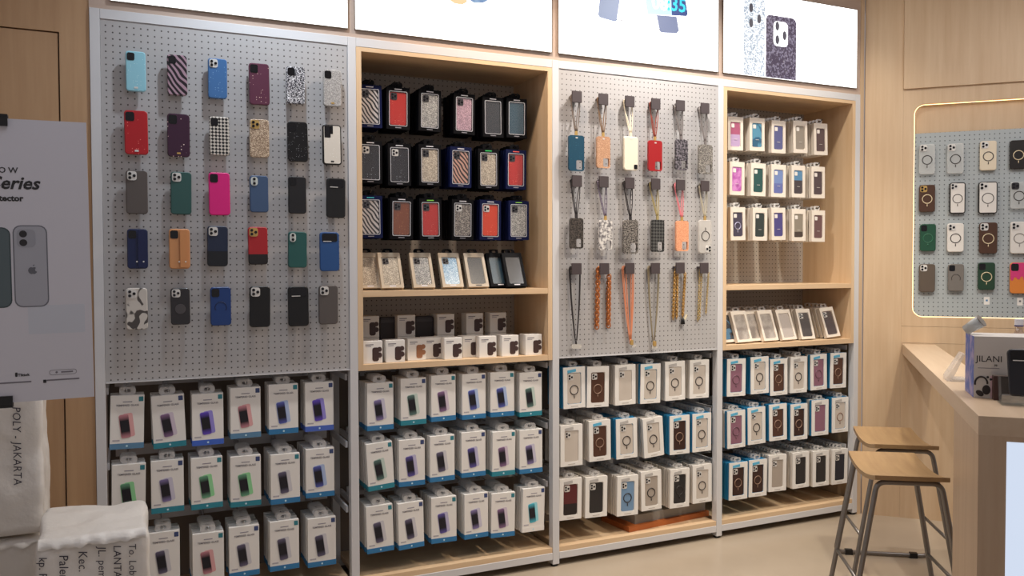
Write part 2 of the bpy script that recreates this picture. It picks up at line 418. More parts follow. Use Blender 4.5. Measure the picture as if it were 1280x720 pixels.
def camera(t, style, w, h, d, pm=None, s=1.0, fy=None):
    """camera corner on the upper left of the back"""
    y = -d if fy is None else fy
    if style in ('tri', 'trib', 'goldtri'):
        q = .035*s; cx, cz = -w/2+.005+q/2, h/2-.005-q/2
        pm = pm or (GOLD if style == 'goldtri' else SILVER if style == 'tri' else mat('#2e2d30', .3))
        p = flat('camera_plate', q, q*1.03, .009*s, y, pm, t, cx, cz, .002)
        for dx, dz in ((-.0075, .008), (-.0075, -.008), (.0085, 0)):
            link('lens', cached(('lens', s), lambda b: slab(b, [(disc(0, 0, .006*s, .006*s, 14), -.0035), (disc(0, 0, .006*s, .006*s, 14), -.0005)])), LENS, p, (dx*s, -.001, dz*s))
    elif style in ('open', 'band'):
        q = .03*s; ww = q if style == 'open' else w*.78
        cx = -w/2+.005+q/2 if style == 'open' else 0
        p = flat('camera_opening', ww, q*1.1, .007*s, y, mat('#0d0d12', .25), t, cx, h/2-.007-q*.55, .0012)
        if style == 'band': flat('bright_line', w*.42, .003, .001, y-.0012, SILVER, t, -w*.12, h/2-.007-q*1.05, .0008)
    elif style in ('duo', 'diag'):
        q = .026*s; cx, cz = -w/2+.006+q/2, h/2-.006-q*.75
        p = flat('camera_plate', q if style == 'duo' else q*1.15, q*1.5, .012*s, y, pm or mat('#c9cfcb', .3), t, cx, cz, .002)
        for dx, dz in ((0, .0095), (0, -.0095)):
            link('lens', cached(('lens', s), lambda b: slab(b, [(disc(0, 0, .006*s, .006*s, 14), -.0035), (disc(0, 0, .006*s, .006*s, 14), -.0005)])), LENS, p, (dx*s, -.001, dz*s))
    elif style == 'galaxy':
        flat('camera_opening', .026*s, .05*s, .003, y, mat('#121216', .25), t, -w/2+.008+.013*s, h/2-.006-.025*s, .0012)
        flat('camera_opening', .012*s, .034*s, .003, y, mat('#121216', .25), t, -w/2+.008+.03*s, h/2-.006-.017*s, .0012)
def phone_case(label, group, loc, rot, w, h, m, cam_, d=.012, extras=(), pm=None, s=None, hang=False, hole=None, cat='phone case'):
    t = thing('phone_case', label, cat, loc, rot, group)
    s = s or w/.08
    link('shell', case_mesh(w, h, d, .013*w/.08, hole), m, t)
    if cam_: camera(t, cam_, w, h, d, pm, s)
    for e in extras:
        k = e[0]
        if k == 'charm': flat('metal_badge', .014, .007, .002, -d, e[1], t, 0, -h/2+.014, .0012)
        elif k == 'ring': ring(t, 0, -.004, -d, e[1], .024*s)
        elif k == 'arc': ring(t, 0, -.004, -d, e[1], .022*s, False, True)
        elif k == 'inset': flat('back_plate', w-.0115, h-.0115, .008, -d, e[1], t, 0, 0, .0008)
        elif k == 'wallet':
            flat('wallet_flap', w*.36, h*.93, .004, -d, e[1], t, w*.2, 0, .006)
            for q in (-.012, .012): flat('stud', .006, .006, .0029, -d-.006, SILVER, t, w*.2+q-.006, -h/2+.028, .001)
        elif k == 'line': flat('printed_line', e[1], .0028, .001, -d, e[2], t, e[3], e[4], .0006)
        elif k == 'disc': flat('round_pad', .04, .04, .0199, -d, e[1], t, 0, -.01, .0012)
        elif k == 'drip':
            pts = [(-w/2+.002, h/2-.014), (-w/2+.002, -.002)]
            for j, dz in enumerate((-.014, .004, -.008, .008, -.018, 0)):
                xa_ = -w/2+.002+(w-.004)*(j+.5)/6; pts += [(xa_-.004, dz), (xa_+.004, dz)]
            pts += [(w/2-.002, -.002), (w/2-.002, h/2-.014), (w/2-.014, h/2-.002), (-w/2+.014, h/2-.002)]
            made('drip_pattern', lambda b: slab(b, [(pts, -d-.0008), (pts, -d+.0003)]), e[1], t)
    return t
# --- first board: 30 cases
CA = [
 [(155.7, 64, 182.3, 114, mat('#8fc6d6', .3, 0, 'sparkle', '#d7f2f6'), 'open', 'pale aqua glitter', (('charm', SILVER),)),
  (207.7, 68.3, 234, 119, mat('#1d141d', .3, 0, 'zebra', '#a88a98'), 'open', 'black and mauve zebra striped', ()),
  (258.7, 73, 284, 123, mat('#3f6da3', .3, 0, 'sparkle', '#a9d0ef'), 'tri', 'medium blue glitter', ()),
  (310, 79, 337, 131, mat('#5c2f43', .3, 0, 'sparkle', '#f3d7c5', 0, .7), 'open', 'plum rhinestone dotted', ()),
  (356.7, 83, 381.7, 130, mat('#35343c', .3, 0, 'glitter', '#e6e6ea', 0, .8), 'open', 'black and silver mosaic', ()),
  (403, 87, 427, 133, mat('#8f8b89', .3, 0, 'glitter', '#d4d1cd', 0, 1.6), 'open', 'plain silver glitter', (('charm', GOLD),))],
 [(154, 138, 185, 193, mat('#b01c24', .3, 0, 'sparkle', '#f0857a', 0, .6), 'open', 'bright red glitter', (('charm', SILVER),)),
  (207.7, 142, 237.3, 196, mat('#3b1c34', .3, 0, 'sparkle', '#f0d7d0', 0, .45), 'open', 'dark purple', (('charm', GOLD),)),
  (260.7, 145.7, 286.7, 194, mat('#19181a', .3, 0, 'studs', '#cfc8be', 0, 1), 'open', 'black and white studded', ()),
  (310.7, 149, 336.7, 196.7, mat('#8d7560', .3, 0, 'glitter', '#dcc8ae', 0, .9), 'goldtri', 'champagne rhinestone', ()),
  (358, 152, 385, 202, mat('#101013', .3, 0, 'sparkle', '#c8c6cc', 0, 1.3), 'open', 'black sequin sparkle', ()),
  (402, 155.7, 427, 206, mat('#121214', .35), 'galaxy', 'white backed black bumper', (('inset', mat('#dcd6cb', .3, 0, 'sparkle', '#ffffff')), ('charm', INK)))],
 [(156, 212.8, 184.7, 267.3, mat('#57504d', .5), 'tri', 'warm taupe matt, third row, near the poster,', ()),
  (212, 214.8, 239.5, 268, mat('#2b5350', .5), 'tri', 'dark teal silver-lensed', ()),
  (259.7, 215.6, 287.7, 269, mat('#d81c7c', .45), 'open', 'hot pink', ()),
  (311, 219.4, 335.6, 265.3, mat('#3b5375', .5), 'diag', 'slate blue', ()),
  (359.3, 220.6, 383, 267, mat('#17171b', .45), 'open', 'plain black square-windowed', ()),
  (407, 222.6, 432, 272.3, mat('#0f1013', .45), 'band', 'black, end of third row,', ())],
 [(157.5, 286, 185, 336, mat('#17244d', .35), 'open', 'navy wallet-flap', (('wallet', mat('#15204a', .3)),)),
  (210, 286, 237.6, 336, mat('#c98e5e', .45), 'open', 'tan leather wallet', (('wallet', mat('#c98a58', .4)),)),
  (257.8, 282.5, 285, 333, mat('#1b2740', .45, 0, 'twotone', '#14181f', 0, -.02), 'tri', 'navy and black two-tone', ()),
  (309, 283.6, 334.8, 330.7, mat('#a81f27', .45, 0, 'twotone', '#1b1719', 0, -.035), 'goldtri', 'red and black two-tone', ()),
  (359, 289.5, 383.8, 334.6, mat('#215552', .45), 'duo', 'dark green two-lens', ()),
  (398.6, 290, 424.3, 339, mat('#234d85', .45), 'band', 'royal blue matt', ())],
 [(156, 360, 184.7, 412, mat('#c9c4bd', .35, 0, 'swirl', '#4c4745', 0, 1.0), 'tri', 'white and grey swirl', ()),
  (212, 360, 237.6, 406, mat('#2c2a2d', .25), 'tri', 'smoky black round-padded', (('disc', mat('#4a474a', .5)),)),
  (261.7, 358.7, 289, 407, mat('#1a3b76', .4), 'open', 'deep blue magnetic', (('arc', mat('#12264f', .5)),)),
  (310.7, 358, 338, 409, mat('#101013', .4), 'tri', 'black silver-lensed', ()),
  (359, 358, 386, 408, mat('#0e0f12', .4), 'band', 'black, fifth in bottom row,', ()),
  (397.4, 356.7, 422.7, 405.4, mat('#56504e', .5), 'tri', 'warm taupe matt, bottom row end,', ())]]
pegm = cached(('peg',), lambda b: tube(b, [(0, .006, 0), (0, -.0195, 0)], .003, 8), True)
for r, row in enumerate(CA):
    for c, (x0, y0, x1, y1, m, cs, desc, ex) in enumerate(row):
        Y = -.032
        xm, ym = (x0+x1)/2+.6, (y0+y1)/2
        a0, _ = px(x0+1.4, ym, Y); a1, _ = px(x1, ym, Y); _, zt = px(xm, y0, Y); _, zb = px(xm, y1, Y)
        w, h = a1-a0, zt-zb
        X, Z = (a0+a1)/2, (zt+zb)/2
        phone_case(desc+' phone case on the board beside the poster', 'cases on the board by the poster', (X, -.02, Z), (0, R_.uniform(-.012, .012), 0), w, h, m, cs, extras=ex)
        link('peg', pegm, WHITE_METAL, peg_a, (X, 0, Z-1.026))
# ================================================================== LANYARD BOARD
def strands(b, paths, r):
    for p in paths: tube(b, p, r, 6)
def curve(p0, p1, bow, y0, y1, n=9):
    out = []
    for i in range(n+1):
        t = i/n; out.append((p0[0]+(p1[0]-p0[0])*t+bow*math.sin(PI*t), y0+(y1-y0)*t, p0[1]+(p1[1]-p0[1])*t))
    return out
HK = [[(715, 113.7, 727.7, 128), (748, 117, 761, 131), (781.5, 120, 793.5, 133.7), (814, 123, 826, 136.7), (845, 125, 856.7, 139), (875.5, 128.7, 887.5, 142)],
      [(715, 219.5, 728, 233), (749, 220.5, 761, 234), (782, 222, 793, 235.5), (814, 223, 826, 237), (845, 224.5, 857, 238), (876, 226, 887, 239)],
      [(714, 329.6, 728, 342.4), (750, 329.6, 761.5, 342.2), (781, 329, 794, 342), (813, 329, 826, 341.7), (844, 328.7, 857, 341), (874, 329, 887, 341)]]
HOOKPOS = {}
for r in range(3):
    for c in range(6):
        x0, y0, x1, y1 = HK[r][c]; X, Z = px((x0+x1)/2, (y0+y1)/2, -.036)
        HOOKPOS[r, c] = (X, Z)
        what = ['lanyard case', 'lanyard case', 'necklace'][r]
        t = thing('display_hook', 'dark square hook, %s from poster side, %s row of lanyard board' % (ORD[c], ROW[r]), 'hook', (X, .003, Z), group='square hooks of the lanyard board')
        link('hook_face', cached(('hook_face',), lambda b: slab(b, [(rr(.052, .054, .002, 2), -.041), (rr(.054, .056, .002, 2), -.039), (rr(.054, .056, .002, 2), -.034)])), DARKBLOCK, t)
        link('hook_arm', cached(('hook_arm',), lambda b: box(b, -.0215, .0215, -.0338, -.0005, -.004, .008)), DARKBLOCK, t)
BL, GR = mat('#2a2628', .5), mat('#77706e', .45)
CC = [[(710.5, 169, 730.5, 213.7, mat('#14475f', .35, 0, 'sparkle', '#3d7d93'), mat('#6e6259', .5), 'teal blue sparkle'),
       (745.5, 170.5, 763, 210, mat('#b98a6a', .35, 0, 'glitter', '#dcb393', 0, 1.3), mat('#7a6048', .5), 'copper glitter'),
       (779.5, 170.5, 798, 213, mat('#ece4d0', .35), mat('#e6dcc6', .5), 'cream'),
       (810, 175.5, 828, 213.7, mat('#a3191d', .35), mat('#8d3f30', .5), 'deep red'),
       (844, 174.5, 860, 212.5, mat('#1d1b20', .35, 0, 'cloud', '#817b82', 0, 3), GR, 'black and grey marbled'),
       (873, 180.7, 891, 217, mat('#55514d', .35, 0, 'glitter', '#aca69d', 0, .9), GR, 'pewter rhinestone')],
      [(712, 272.7, 729.4, 310.6, mat('#26221f', .35, 0, 'cloud', '#57504a', 0, 5), BL, 'black granite'),
       (748.6, 275, 765.6, 313, mat('#dcd9d5', .35, 0, 'cloud', '#6f6c6f', 0, 2.4), mat('#6f6678', .5), 'white floral'),
       (778.7, 275, 798, 317, mat('#1c1919', .35, 0, 'cloud', '#97918a', 0, 6), BL, 'black and cream speckled'),
       (814, 274.7, 830.6, 315, mat('#1d1d1d', .35, 0, 'studs', '#5a5a58', 0, .8), mat('#9d8f60', .4), 'dark quilted'),
       (844.6, 276, 861, 314, mat('#d98e68', .35, 0, 'glitter', '#f0b38c', 0, 1.2), mat('#d3767f', .5), 'peach glitter'),
       (873, 275, 890, 316.7, milky('#cfcbc6', .55), mat('#aaa28f', .4), 'clear magnetic')]]
for r in range(2):
    for c in range(6):
        x0, y0, x1, y1, m, sm, desc = CC[r][c]; Y = -.045
        xm, ym = (x0+x1)/2, (y0+y1)/2
        a0, _ = px(x0+1, ym, Y); a1, _ = px(x1, ym, Y); _, zt = px(xm, y0, Y); _, zb = px(xm, y1, Y)
        w, h = a1-a0, zt-zb; X, Z = (a0+a1)/2, (zt+zb)/2
        lab = '%s phone case hanging upside down on a lanyard' % desc
        clearcase = desc.startswith('clear')
        hw, hh = w*.44, h*.27
        hole = None if desc == 'cream' or clearcase else (hw, hh, -w/2+.007+hw/2, h/2-.007-hh/2)
        t = phone_case(lab, 'lanyard cases on the necklace board', (X, -.032, Z), (0, PI+R_.uniform(-.02, .02), 0), w, h, m, 'tri' if clearcase else None,
                       extras=(('ring', mat('#3a3535', .4)),) if clearcase else (), hole=hole, cat='lanyard case')
        t.rotation_euler = (0, PI, 0)
        if desc == 'cream': camera(t, 'open', w, h, .012, None, .7)
        # after the half turn local +x points left and local +z points down
        hx, hz = HOOKPOS[r, c]
        top = -h/2
        dx, dz = -(hx-X), -(hz-Z)
        def L(p): return p
        yk = .012
        paths = []
        for s_ in (-1, 1):
            e = (s_*.005, top-.018)
            paths.append(curve((dx+s_*.0245, dz-.008), (dx+s_*.0235, dz+.03), 0, yk, yk-.002, 2)+curve((dx+s_*.0235, dz+.03), e, s_*.003, yk-.002, -.006)[1:])
            paths.append(curve((dx+s_*.0255, dz-.004), (dx+s_*.021, dz+.032), 0, yk+.006, yk+.004, 2)+curve((dx+s_*.021, dz+.032), (s_*.002, top-.02), -s_*.004, yk+.004, -.004)[1:])
        paths.append([(dx-.0245, yk, dz-.008), (dx-.022, yk, dz-.0107), (dx+.022, yk, dz-.0107), (dx+.0245, yk, dz-.008)])
        paths.append([(dx-.0255, yk+.006, dz-.004), (dx-.022, yk+.006, dz-.0107), (dx+.022, yk+.006, dz-.0107), (dx+.0255, yk+.006, dz-.004)])
        made('lanyard', lambda b: strands(b, paths, .0024), sm, t, smooth=True)
        flat('lanyard_clasp', .014, .026, .005, -.003, GOLD if (r, c) in ((0, 0), (0, 1), (1, 1), (1, 4), (1, 5), (0, 3)) else sm, t, 0, top-.008, .006)
        if r == 0 and c in (0, 1, 2, 3) : flat('card_slot', .012, .006, .002, -.012, SILVER, t, 0, top+.012, .0008)
def necklace(c, label, kind):
    X, Z = HOOKPOS[2, c]
    t = thing('necklace', label, 'necklace', (X, -.018, Z), group='necklaces on the lanyard board')
    def tob(x, y): a, b = px(x, y, -.02); return (a-X, b-Z)
    return t, tob
def cord(c, label, m, bot, spread, r=.0028, extra=None, mix=None):
    t, tob = necklace(c, label, 'cord'); ex, ez = tob(*bot)
    def f(b):
        for k, s in enumerate(spread):
            tube(b, [(s*.8, .004, .0115), (s, .002, .004)]+curve((s, -.004), (ex+s*.12, ez+.022), s*.16, .002, .006, 10), r, 6)
        a, z = min(spread), max(spread); tube(b, [(a*.8, .004, .0115), (0, .004, .0118), (z*.8, .004, .0115)], r, 6)
        tube(b, [(ex, .006, ez+.026), (ex, .006, ez+.004)], r*1.8, 8)
    made('cord', f, m, t, smooth=True)
    return t, ex, ez
t, ex, ez = cord(0, 'black double cord necklace with clear end tab', BL, (721, 432), (-.031, .031, -.026, .027))
flat('end_tab', .056, .022, .008, .002, milky('#d8d4cc', .6), t, ex, ez-.004, .004)
t, ex, ez = cord(2, 'pink multi-strand cord necklace with gold clasp', mat('#dc8f6c', .5), (789, 431), (-.034, -.026, .026, .034, -.012, .016))
flat('clasp', .016, .026, .004, .002, GOLD, t, ex+.004, ez+.012, .006); flat('end_tab', .03, .012, .004, .002, milky('#d8d4cc', .6), t, ex+.018, ez-.006, .003)
t, ex, ez = cord(3, 'olive grey cord necklace with gold clasp', mat('#8b8069', .45), (818, 432), (-.034, -.028, .03, .036))
flat('clasp', .018, .026, .004, .002, GOLD, t, ex+.002, ez+.01, .006); flat('end_tab', .034, .014, .004, .002, milky('#d8d4cc', .6), t, ex+.004, ez-.008, .003)
def chain(b, p0, p1, n, r, th):
    for i in range(n):
        t = (i+.5)/n; c = Vector(p0).lerp(Vector(p1), t); ang = (PI/4 if i % 2 else -PI/4)
        M = Matrix.Translation(c) @ Matrix.Rotation(ang, 4, 'Z')
        tube(b, [M @ Vector((r*.8*math.cos(2*PI*k/10), 0, r*1.25*math.sin(2*PI*k/10))) for k in range(10)], th, 5, True)
def chains(c, label, m, ends, n, r, th):
    t, tob = necklace(c, label, 'chain')
    tops = []
    def f(b):
        for (xa_, ya, xb, yb) in ends:
            p, q = tob(xa_, ya), tob(xb, yb); chain(b, (p[0], 0, p[1]), (q[0], .01, q[1]), n, r, th); tops.append(p)
        xs = sorted(p[0] for p in tops)
        tube(b, [(xs[0], .002, min(p[1] for p in tops)), (xs[0]*.85, .002, .0108), (0, .002, .0118), (xs[-1]*.85, .002, .0108), (xs[-1], .002, min(p[1] for p in tops))], th*1.2, 6)
    made('chain', f, m, t, smooth=True)
    return t, tob
COP = mat('#c57a45', .25, .45)
chains(1, 'chunky copper link chain necklace', COP, [(748, 336, 747.5, 410), (761.5, 345, 762, 408)], 19, .0125, .0036)
t, tob = chains(4, 'gold braided chain necklace with dark tassel', mat('#bd9455', .3, .45), [(844, 341, 843, 399), (856.5, 342, 855, 396), (847, 342, 847.5, 398)], 24, .0075, .0026)
a, z = tob(855, 402); made('tassel', lambda b: (lathe(b, [(.002, .02), (.008, .012), (.012, -.014), (.001, -.015)], 12)), BLACK, t, (a, .008, z), smooth=True)
flat('feather_tag', .012, .03, .005, .004, mat('#d9cdb0', .5), t, a+.014, z+.024, .002, ry=.5)
chains(5, 'thin gold chain necklace, last hook of bottom row', mat('#bfa467', .3, .45), [(875, 340, 874, 402), (886, 341, 884, 393), (877.5, 341, 876, 399)], 26, .0055, .0017)
# ================================================================== PACKAGING BUILDERS
def tabmesh(w, h):
    return cached(('hang_tab', w, h), lambda b: plate(b, rr(w, h, min(.012, h/2-.001), 4, 0, h/2), [rr(w*.4, h*.42, h*.2, 4, 0, h*.52)], -.0006, .0006))
def protector(label, group, loc, rot, m_tint, m_band, front=True, teal=False, w=.122, h=.212, d=.02):
    """hanging screen-protector pack: origin at front face centre"""
    t = thing('screen_protector_pack', label, 'screen protector', loc, rot, group)
    me = cached(('carton', w, h, d), lambda b: slab(b, [(rr(w-.0016, h-.0016, .0008, 1), 0), (rr(w, h, .0015, 1), .0008), (rr(w, h, .0015, 1), d)]))
    link('carton', me, CARD, t)
    link('hang_tab', tabmesh(.06, .03), TAB, t, (0, d*.6, h/2+.0004))
    link('bottom_band', cached(('bottom_band', w, d), lambda b: box(b, -w/2-.0005, w/2+.0005, -.0006, d+.0003, -h/2-.0005, -h/2+.022)), m_band, t)
    if not front: return t
    flat('phone_picture', .037, .094, .008, -.0006, mat(m_tint, .5), t, -.008, -.016, .0006, ry=-.13)
    flat('screen_picture', .033, .09, .006, -.0012, mat('#14111d', .5, 0, 'print', SCR_T[m_tint], 0, 1.15), t, -.008, -.016, .0005, ry=-.13)
    flat('glass_picture', .036, .094, .007, 0, mat(GLASS_T[m_tint], .5), t, .006, -.012, .0005, ry=-.13)
    link('title_text', text_mesh('TEMPERED GLASS', .0105, .0002), GREYINK, t, (.0, -.0005, h/2-.04))
    flat('printed_line', .034, .004, .001, 0, mat('#9a97a0', .6), t, 0, h/2-.026, .0005)
    flat('corner_badge', .017, .019, .002, 0, mat('#2f7f8c' if teal else '#3b4a78', .5), t, w/2-.012, h/2-.016, .0006)
    flat('printed_line', .026, .006, .001, 0, mat('#b1aeb5', .6), t, -w/2+.022, -h/2+.034, .0005)
    flat('printed_mark', .008, .008, .0039, -.0006, mat('#bfe0ee', .6), t, 0, -h/2+.011, .0005)
    return t
def window_box(label, group, loc, rot, side, m_in, cs=None, front=True, w=.125, h=.205, d=.021, ringm=None, ribbon=None, fm=None, tabm=None, film=False, wfx=.64, wfz=.76, pm=None, extra=(), name='phone_case_box', cat='boxed phone case', tab=True, wdz=-.004):
    t = thing(name, label, cat, loc, rot, group)
    rec = .0045
    link('carton', cached(('wcarton', w, h, d), lambda b: box(b, -w/2, w/2, rec if front else 0, d, -h/2, h/2)), side, t)
    if tab: link('hang_tab', tabmesh(.05, .026), tabm or TAB, t, (0, d*.6, h/2+.0004))
    if not front: return t
    fm = fm or CARD
    link('front_frame', cached(('front_frame', w, h, wfx, wfz, wdz), lambda b: plate(b, rr(w+.0006, h+.0006, .0015, 1), [rr(w*wfx, h*wfz, .005, 3, 0, wdz)], 0, rec)), fm, t)
    p = flat('case_back', w*wfx-.004, h*wfz-.004, .01, rec-.0001, m_in, t, 0, wdz, .0016)
    iw, ih = w*wfx-.004, h*wfz-.004
    sub = link('camera_corner', None, parent=t) if False else None
    if cs:
        q = iw*.4
        if cs == 'tri' or cs == 'dark':
            c = flat('camera_plate', q, q*1.05, .006, rec-.0017, pm or (SILVER if cs == 'tri' else mat('#2b2a2e', .3)), t, -iw/2+q/2+.003, wdz+ih/2-q/2-.004, .0014)
            for dx, dz in ((-.22, .22), (-.22, -.22), (.22, 0)):
                link('lens', cached(('smalllens', round(q, 4)), lambda b: slab(b, [(disc(0, 0, q*.17, q*.17, 12), -.0028), (disc(0, 0, q*.17, q*.17, 12), -.0013)])), LENS, c, (dx*q, 0, dz*q))
        elif cs == 'square':
            flat('camera_opening', q*.8, q*.85, .004, rec-.0017, pm or mat('#e4ded8', .4), t, -iw/2+q/2+.003, wdz+ih/2-q/2-.005, .0012)
    if ringm: ring(t, 0, wdz-.008, rec-.0022, ringm, iw*.3)
    if ribbon: flat('ribbon_sticker', .05, .014, .002, -.0001, ribbon, t, -w*.12, h/2-.019, .0008, ry=-.12)
    for e in extra:
        if e[0] == 'mark': flat('printed_mark', e[1], e[2], .001, -.0001, e[3], t, e[4], e[5], .0006)
        if e[0] == 'border': link('foil_border', cached(('foil_border', w, h, wfx, wfz), lambda b: plate(b, rr(w*wfx+.006, h*wfz+.006, .006, 3, 0, wdz), [rr(w*wfx+.0005, h*wfz+.0005, .005, 3, 0, wdz)], -.0008, 0)), e[1], t)
    if film: flat('window_film', w*wfx-.001, h*wfz-.001, .004, .0012, FILM, t, 0, wdz, .0006)
    return t
def peg_rod(label, loc, length, m, ztip=.012, group=None):
    """wall hook: a prong with an upturned tip on a small base plate; origin at the tip end"""
    t = thing('peg_hook', label, 'hook', loc, (0, 0, 0), group)
    link('prong', cached(('prong', round(length, 3)), lambda b: tube(b, fillet([(0, length-.002, 0), (0, .006, 0), (0, -.004, ztip)], .008, 4), .0024, 8), True), m, t)
    link('hook_plate', cached(('hook_plate', ), lambda b: box(b, -.011, .011, -.003, 0, -.02, .02)), m, t, (0, length, 0))
    return t
def stack(front_fn, back_fn, n, step, loc, tilt, yaw):
    front_fn(loc, (0, tilt, yaw))
    for k in range(1, n):
        back_fn((loc[0]+R_.uniform(-.002, .002), loc[1]+k*step, loc[2]+R_.uniform(-.002, .002)), (0, tilt*.6+R_.uniform(-.008, .008), 0))
# ================================================================== SCREEN PROTECTORS (bays 1, 2)
BAYN = ['bay beside poster', 'bay below car mounts', 'bay below necklaces', 'bay beside stools']
GGR, SVI = '#a3b8ae', '#9d96c2'
VIO, PUR, PNK, BLU, GRN, GRY, CYN, MAG = '#8877c8', '#b9b3c9', '#cf9c9d', '#93a6d8', '#8fc79a', '#a8a6ae', '#5fc4d6', '#b09bb5'
TN = {GGR: 'grey-green', SVI: 'soft violet', VIO: 'violet', PUR: 'pale lilac', PNK: 'pink', BLU: 'blue', GRN: 'green', GRY: 'grey', CYN: 'cyan', MAG: 'mauve'}
SCR_T = {GGR: '#5f7f78', SVI: '#6358a8', VIO: '#6a4fd0', PUR: '#8d7fb5', PNK: '#d08c98', BLU: '#5b63b8', GRN: '#6fae8a', GRY: '#6b6480', CYN: '#4fc0d6', MAG: '#8f6d96'}
GLASS_T = {GGR: '#c3d2ca', SVI: '#bdb8d6', VIO: '#9389d8', PUR: '#cbc7d8', PNK: '#e0a9aa', BLU: '#adbfe2', GRN: '#93d79c', GRY: '#cfcdd2', CYN: '#9adbe6', MAG: '#d0c3d2'}
BB, BT, BS = mat('#2f78ab', .5), mat('#2a8496', .5), mat('#5a86a8', .5)
PA = [[(133.5, 492.5, 178.6, 563, PNK, BS, 3, .03), (192, 494, 230, 559, MAG, BT, 4, -.04), (241, 492, 278.6, 556, VIO, mat('#3f67c8', .5), 4, 0), (287.6, 484.5, 326.6, 547, PNK, BS, 4, 0), (337, 482, 372, 540, BLU, BB, 4, 0), (381, 477, 417.6, 539, VIO, mat('#4a68c0', .5), 4, 0)],
      [(140, 581, 182, 646, GRN, BB, 4, .02), (190, 575, 229, 640.5, PUR, BT, 4, 0), (239, 572, 278.6, 635, GRN, BT, 5, 0), (289, 570, 325.5, 632.6, GRN, BT, 5, 0), (338.5, 566.5, 375, 630, GRY, BB, 7, 0), (381.5, 561, 419, 620.6, BLU, BB, 7, 0)],
      [None, (186, 666, 223, 729, GRY, BB, 4, 0), (241, 666, 280, 730, PNK, BB, 6, 0), (286, 660, 325, 718, GRY, BB, 6, 0), (338, 653, 373.5, 710, GRY, BB, 6, 0), (384, 648, 421, 706.5, GRY, BB, 6, 0)]]
PBY = [[(459, 479, 492, 537, PUR, BB, 5, 0), (500, 472, 534, 531.5, GGR, BT, 5, 0), (537, 469, 572, 526, MAG, BB, 6, 0), (575, 467, 610, 524, BLU, BB, 5, 0), (612, 465, 644, 520.5, BLU, BB, 6, 0), (648, 465, 679, 520.5, GGR, BT, 5, 0)],
       [(458, 553, 493, 612, GGR, BT, 6, -.05), (498, 550, 532, 606.5, SVI, BB, 5, 0), (535, 543, 571, 602.6, GRY, BB, 7, 0), (576, 539, 608, 596.4, SVI, BB, 6, 0), (613, 539, 646.7, 594.5, MAG, BT, 6, .02), (648.7, 537, 679, 591, PUR, BB, 5, 0)],
       [(457, 630.7, 493, 691, GRY, BB, 6, -.03), (496, 627, 532, 686, GRY, BB, 6, -.02), (537, 621, 573, 678, SVI, BB, 6, 0), (580, 617, 611, 672, PUR, BB, 6, 0), (613, 617, 645, 670, MAG, BB, 6, .02), (654, 610, 680, 664, CYN, CARD, 4, .03)]]
for bay, data in ((0, PA), (1, PBY)):
    for r, row in enumerate(data):
        for c, q in enumerate(row):
            if not q: continue
            x0, y0, x1, y1, tint, band, n, tilt = q; Y = .025
            X, Z = px((x0+x1)/2, (y0+y1)/2, Y)
            _, zt = px((x0+x1)/2, y0, Y); _, zb = px((x0+x1)/2, y1, Y)
            where = '%s from poster side, %s row, %s' % (ORD[c], ROW[r], BAYN[bay])
            g = 'screen protectors in the '+BAYN[bay]
            gb = 'packs hanging behind: '+where
            X = min(max(X, bay+.029+.064), bay+1-.029-.064)
            stack(lambda l, ro: protector('front protector pack, %s phone, %s' % (TN[tint], where), g, l, ro, tint, band, True, c % 2 == 0),
                  lambda l, ro: protector('protector pack behind front one, %s' % where, gb, l, ro, tint, band, False),
                  n, .029, (X, Y, Z), tilt, R_.uniform(-.06, .06))
            peg_rod('metal prong hook, %s' % where, (X, Y-.006, Z+.106+.0135), .3392-Y+.006, STEEL, group='prong hooks in the '+BAYN[bay])
# ================================================================== MAGNETIC CASE BOXES (bays 3, 4)
BLUE_SIDE = mat('#2b87b8', .45); WS = mat('#e2dbd2', .55)
RIB_B, RIB_S = mat('#5db2d6', .4), mat('#b7b4b1', .4)
CL, BR, DBR, MAU, BK, SKY, TAU, RB = mat('#c9bfb4', .3), mat('#53372b', .35), mat('#3b2620', .35), mat('#8d6374', .35), mat('#2a2829', .35), mat('#7393b4', .35), mat('#a99e93', .35), mat('#5c2528', .35, 0, 'twotone', '#231d1e', 0, -.02)
DN = {CL: 'clear', BR: 'brown', DBR: 'dark brown', MAU: 'mauve', BK: 'black', SKY: 'sky blue', TAU: 'taupe', RB: 'red and black'}
K, W_ = mat('#2b2625', .4), mat('#8b6f5d', .4)
B3 = [[(704, 459, 732, 510, CL, K, BLUE_SIDE, RIB_B, 7), (734, 459, 761, 508, BR, W_, WS, None, 6), (766, 456, 797.5, 506, CL, None, WS, RIB_S, 9), (799.5, 455.5, 827, 503.5, CL, K, BLUE_SIDE, RIB_B, 7), (829, 452, 859, 500, CL, K, WS, RIB_S, 9), (860.5, 450, 888, 497.5, CL, K, WS, RIB_S, 7)],
      [(700.5, 530, 728.6, 583.7, CL, None, WS, RIB_S, 7), (736, 524.5, 764, 577, BR, W_, WS, RIB_B, 10), (769.5, 522.6, 797.6, 573.5, CL, K, BLUE_SIDE, RIB_S, 9), (801.7, 521, 832, 572, CL, K, WS, RIB_S, 9), (836, 519, 863.5, 568, DBR, W_, BLUE_SIDE, RIB_B, 10), (865, 517, 890, 564, CL, K, BLUE_SIDE, RIB_B, 10)],
      [(700, 598.7, 726, 649, RB, None, WS, RIB_S, 8), (730.5, 595.7, 760.5, 646.6, BK, None, WS, RIB_S, 8), (769.5, 593, 800, 646, SKY, K, WS, RIB_S, 10), (800.6, 587, 828, 639, TAU, K, WS, RIB_S, 9), (835, 585.5, 864.7, 635, BK, K, WS, RIB_S, 10), (866, 580, 892.8, 628.6, CL, K, WS, RIB_S, 9)]]
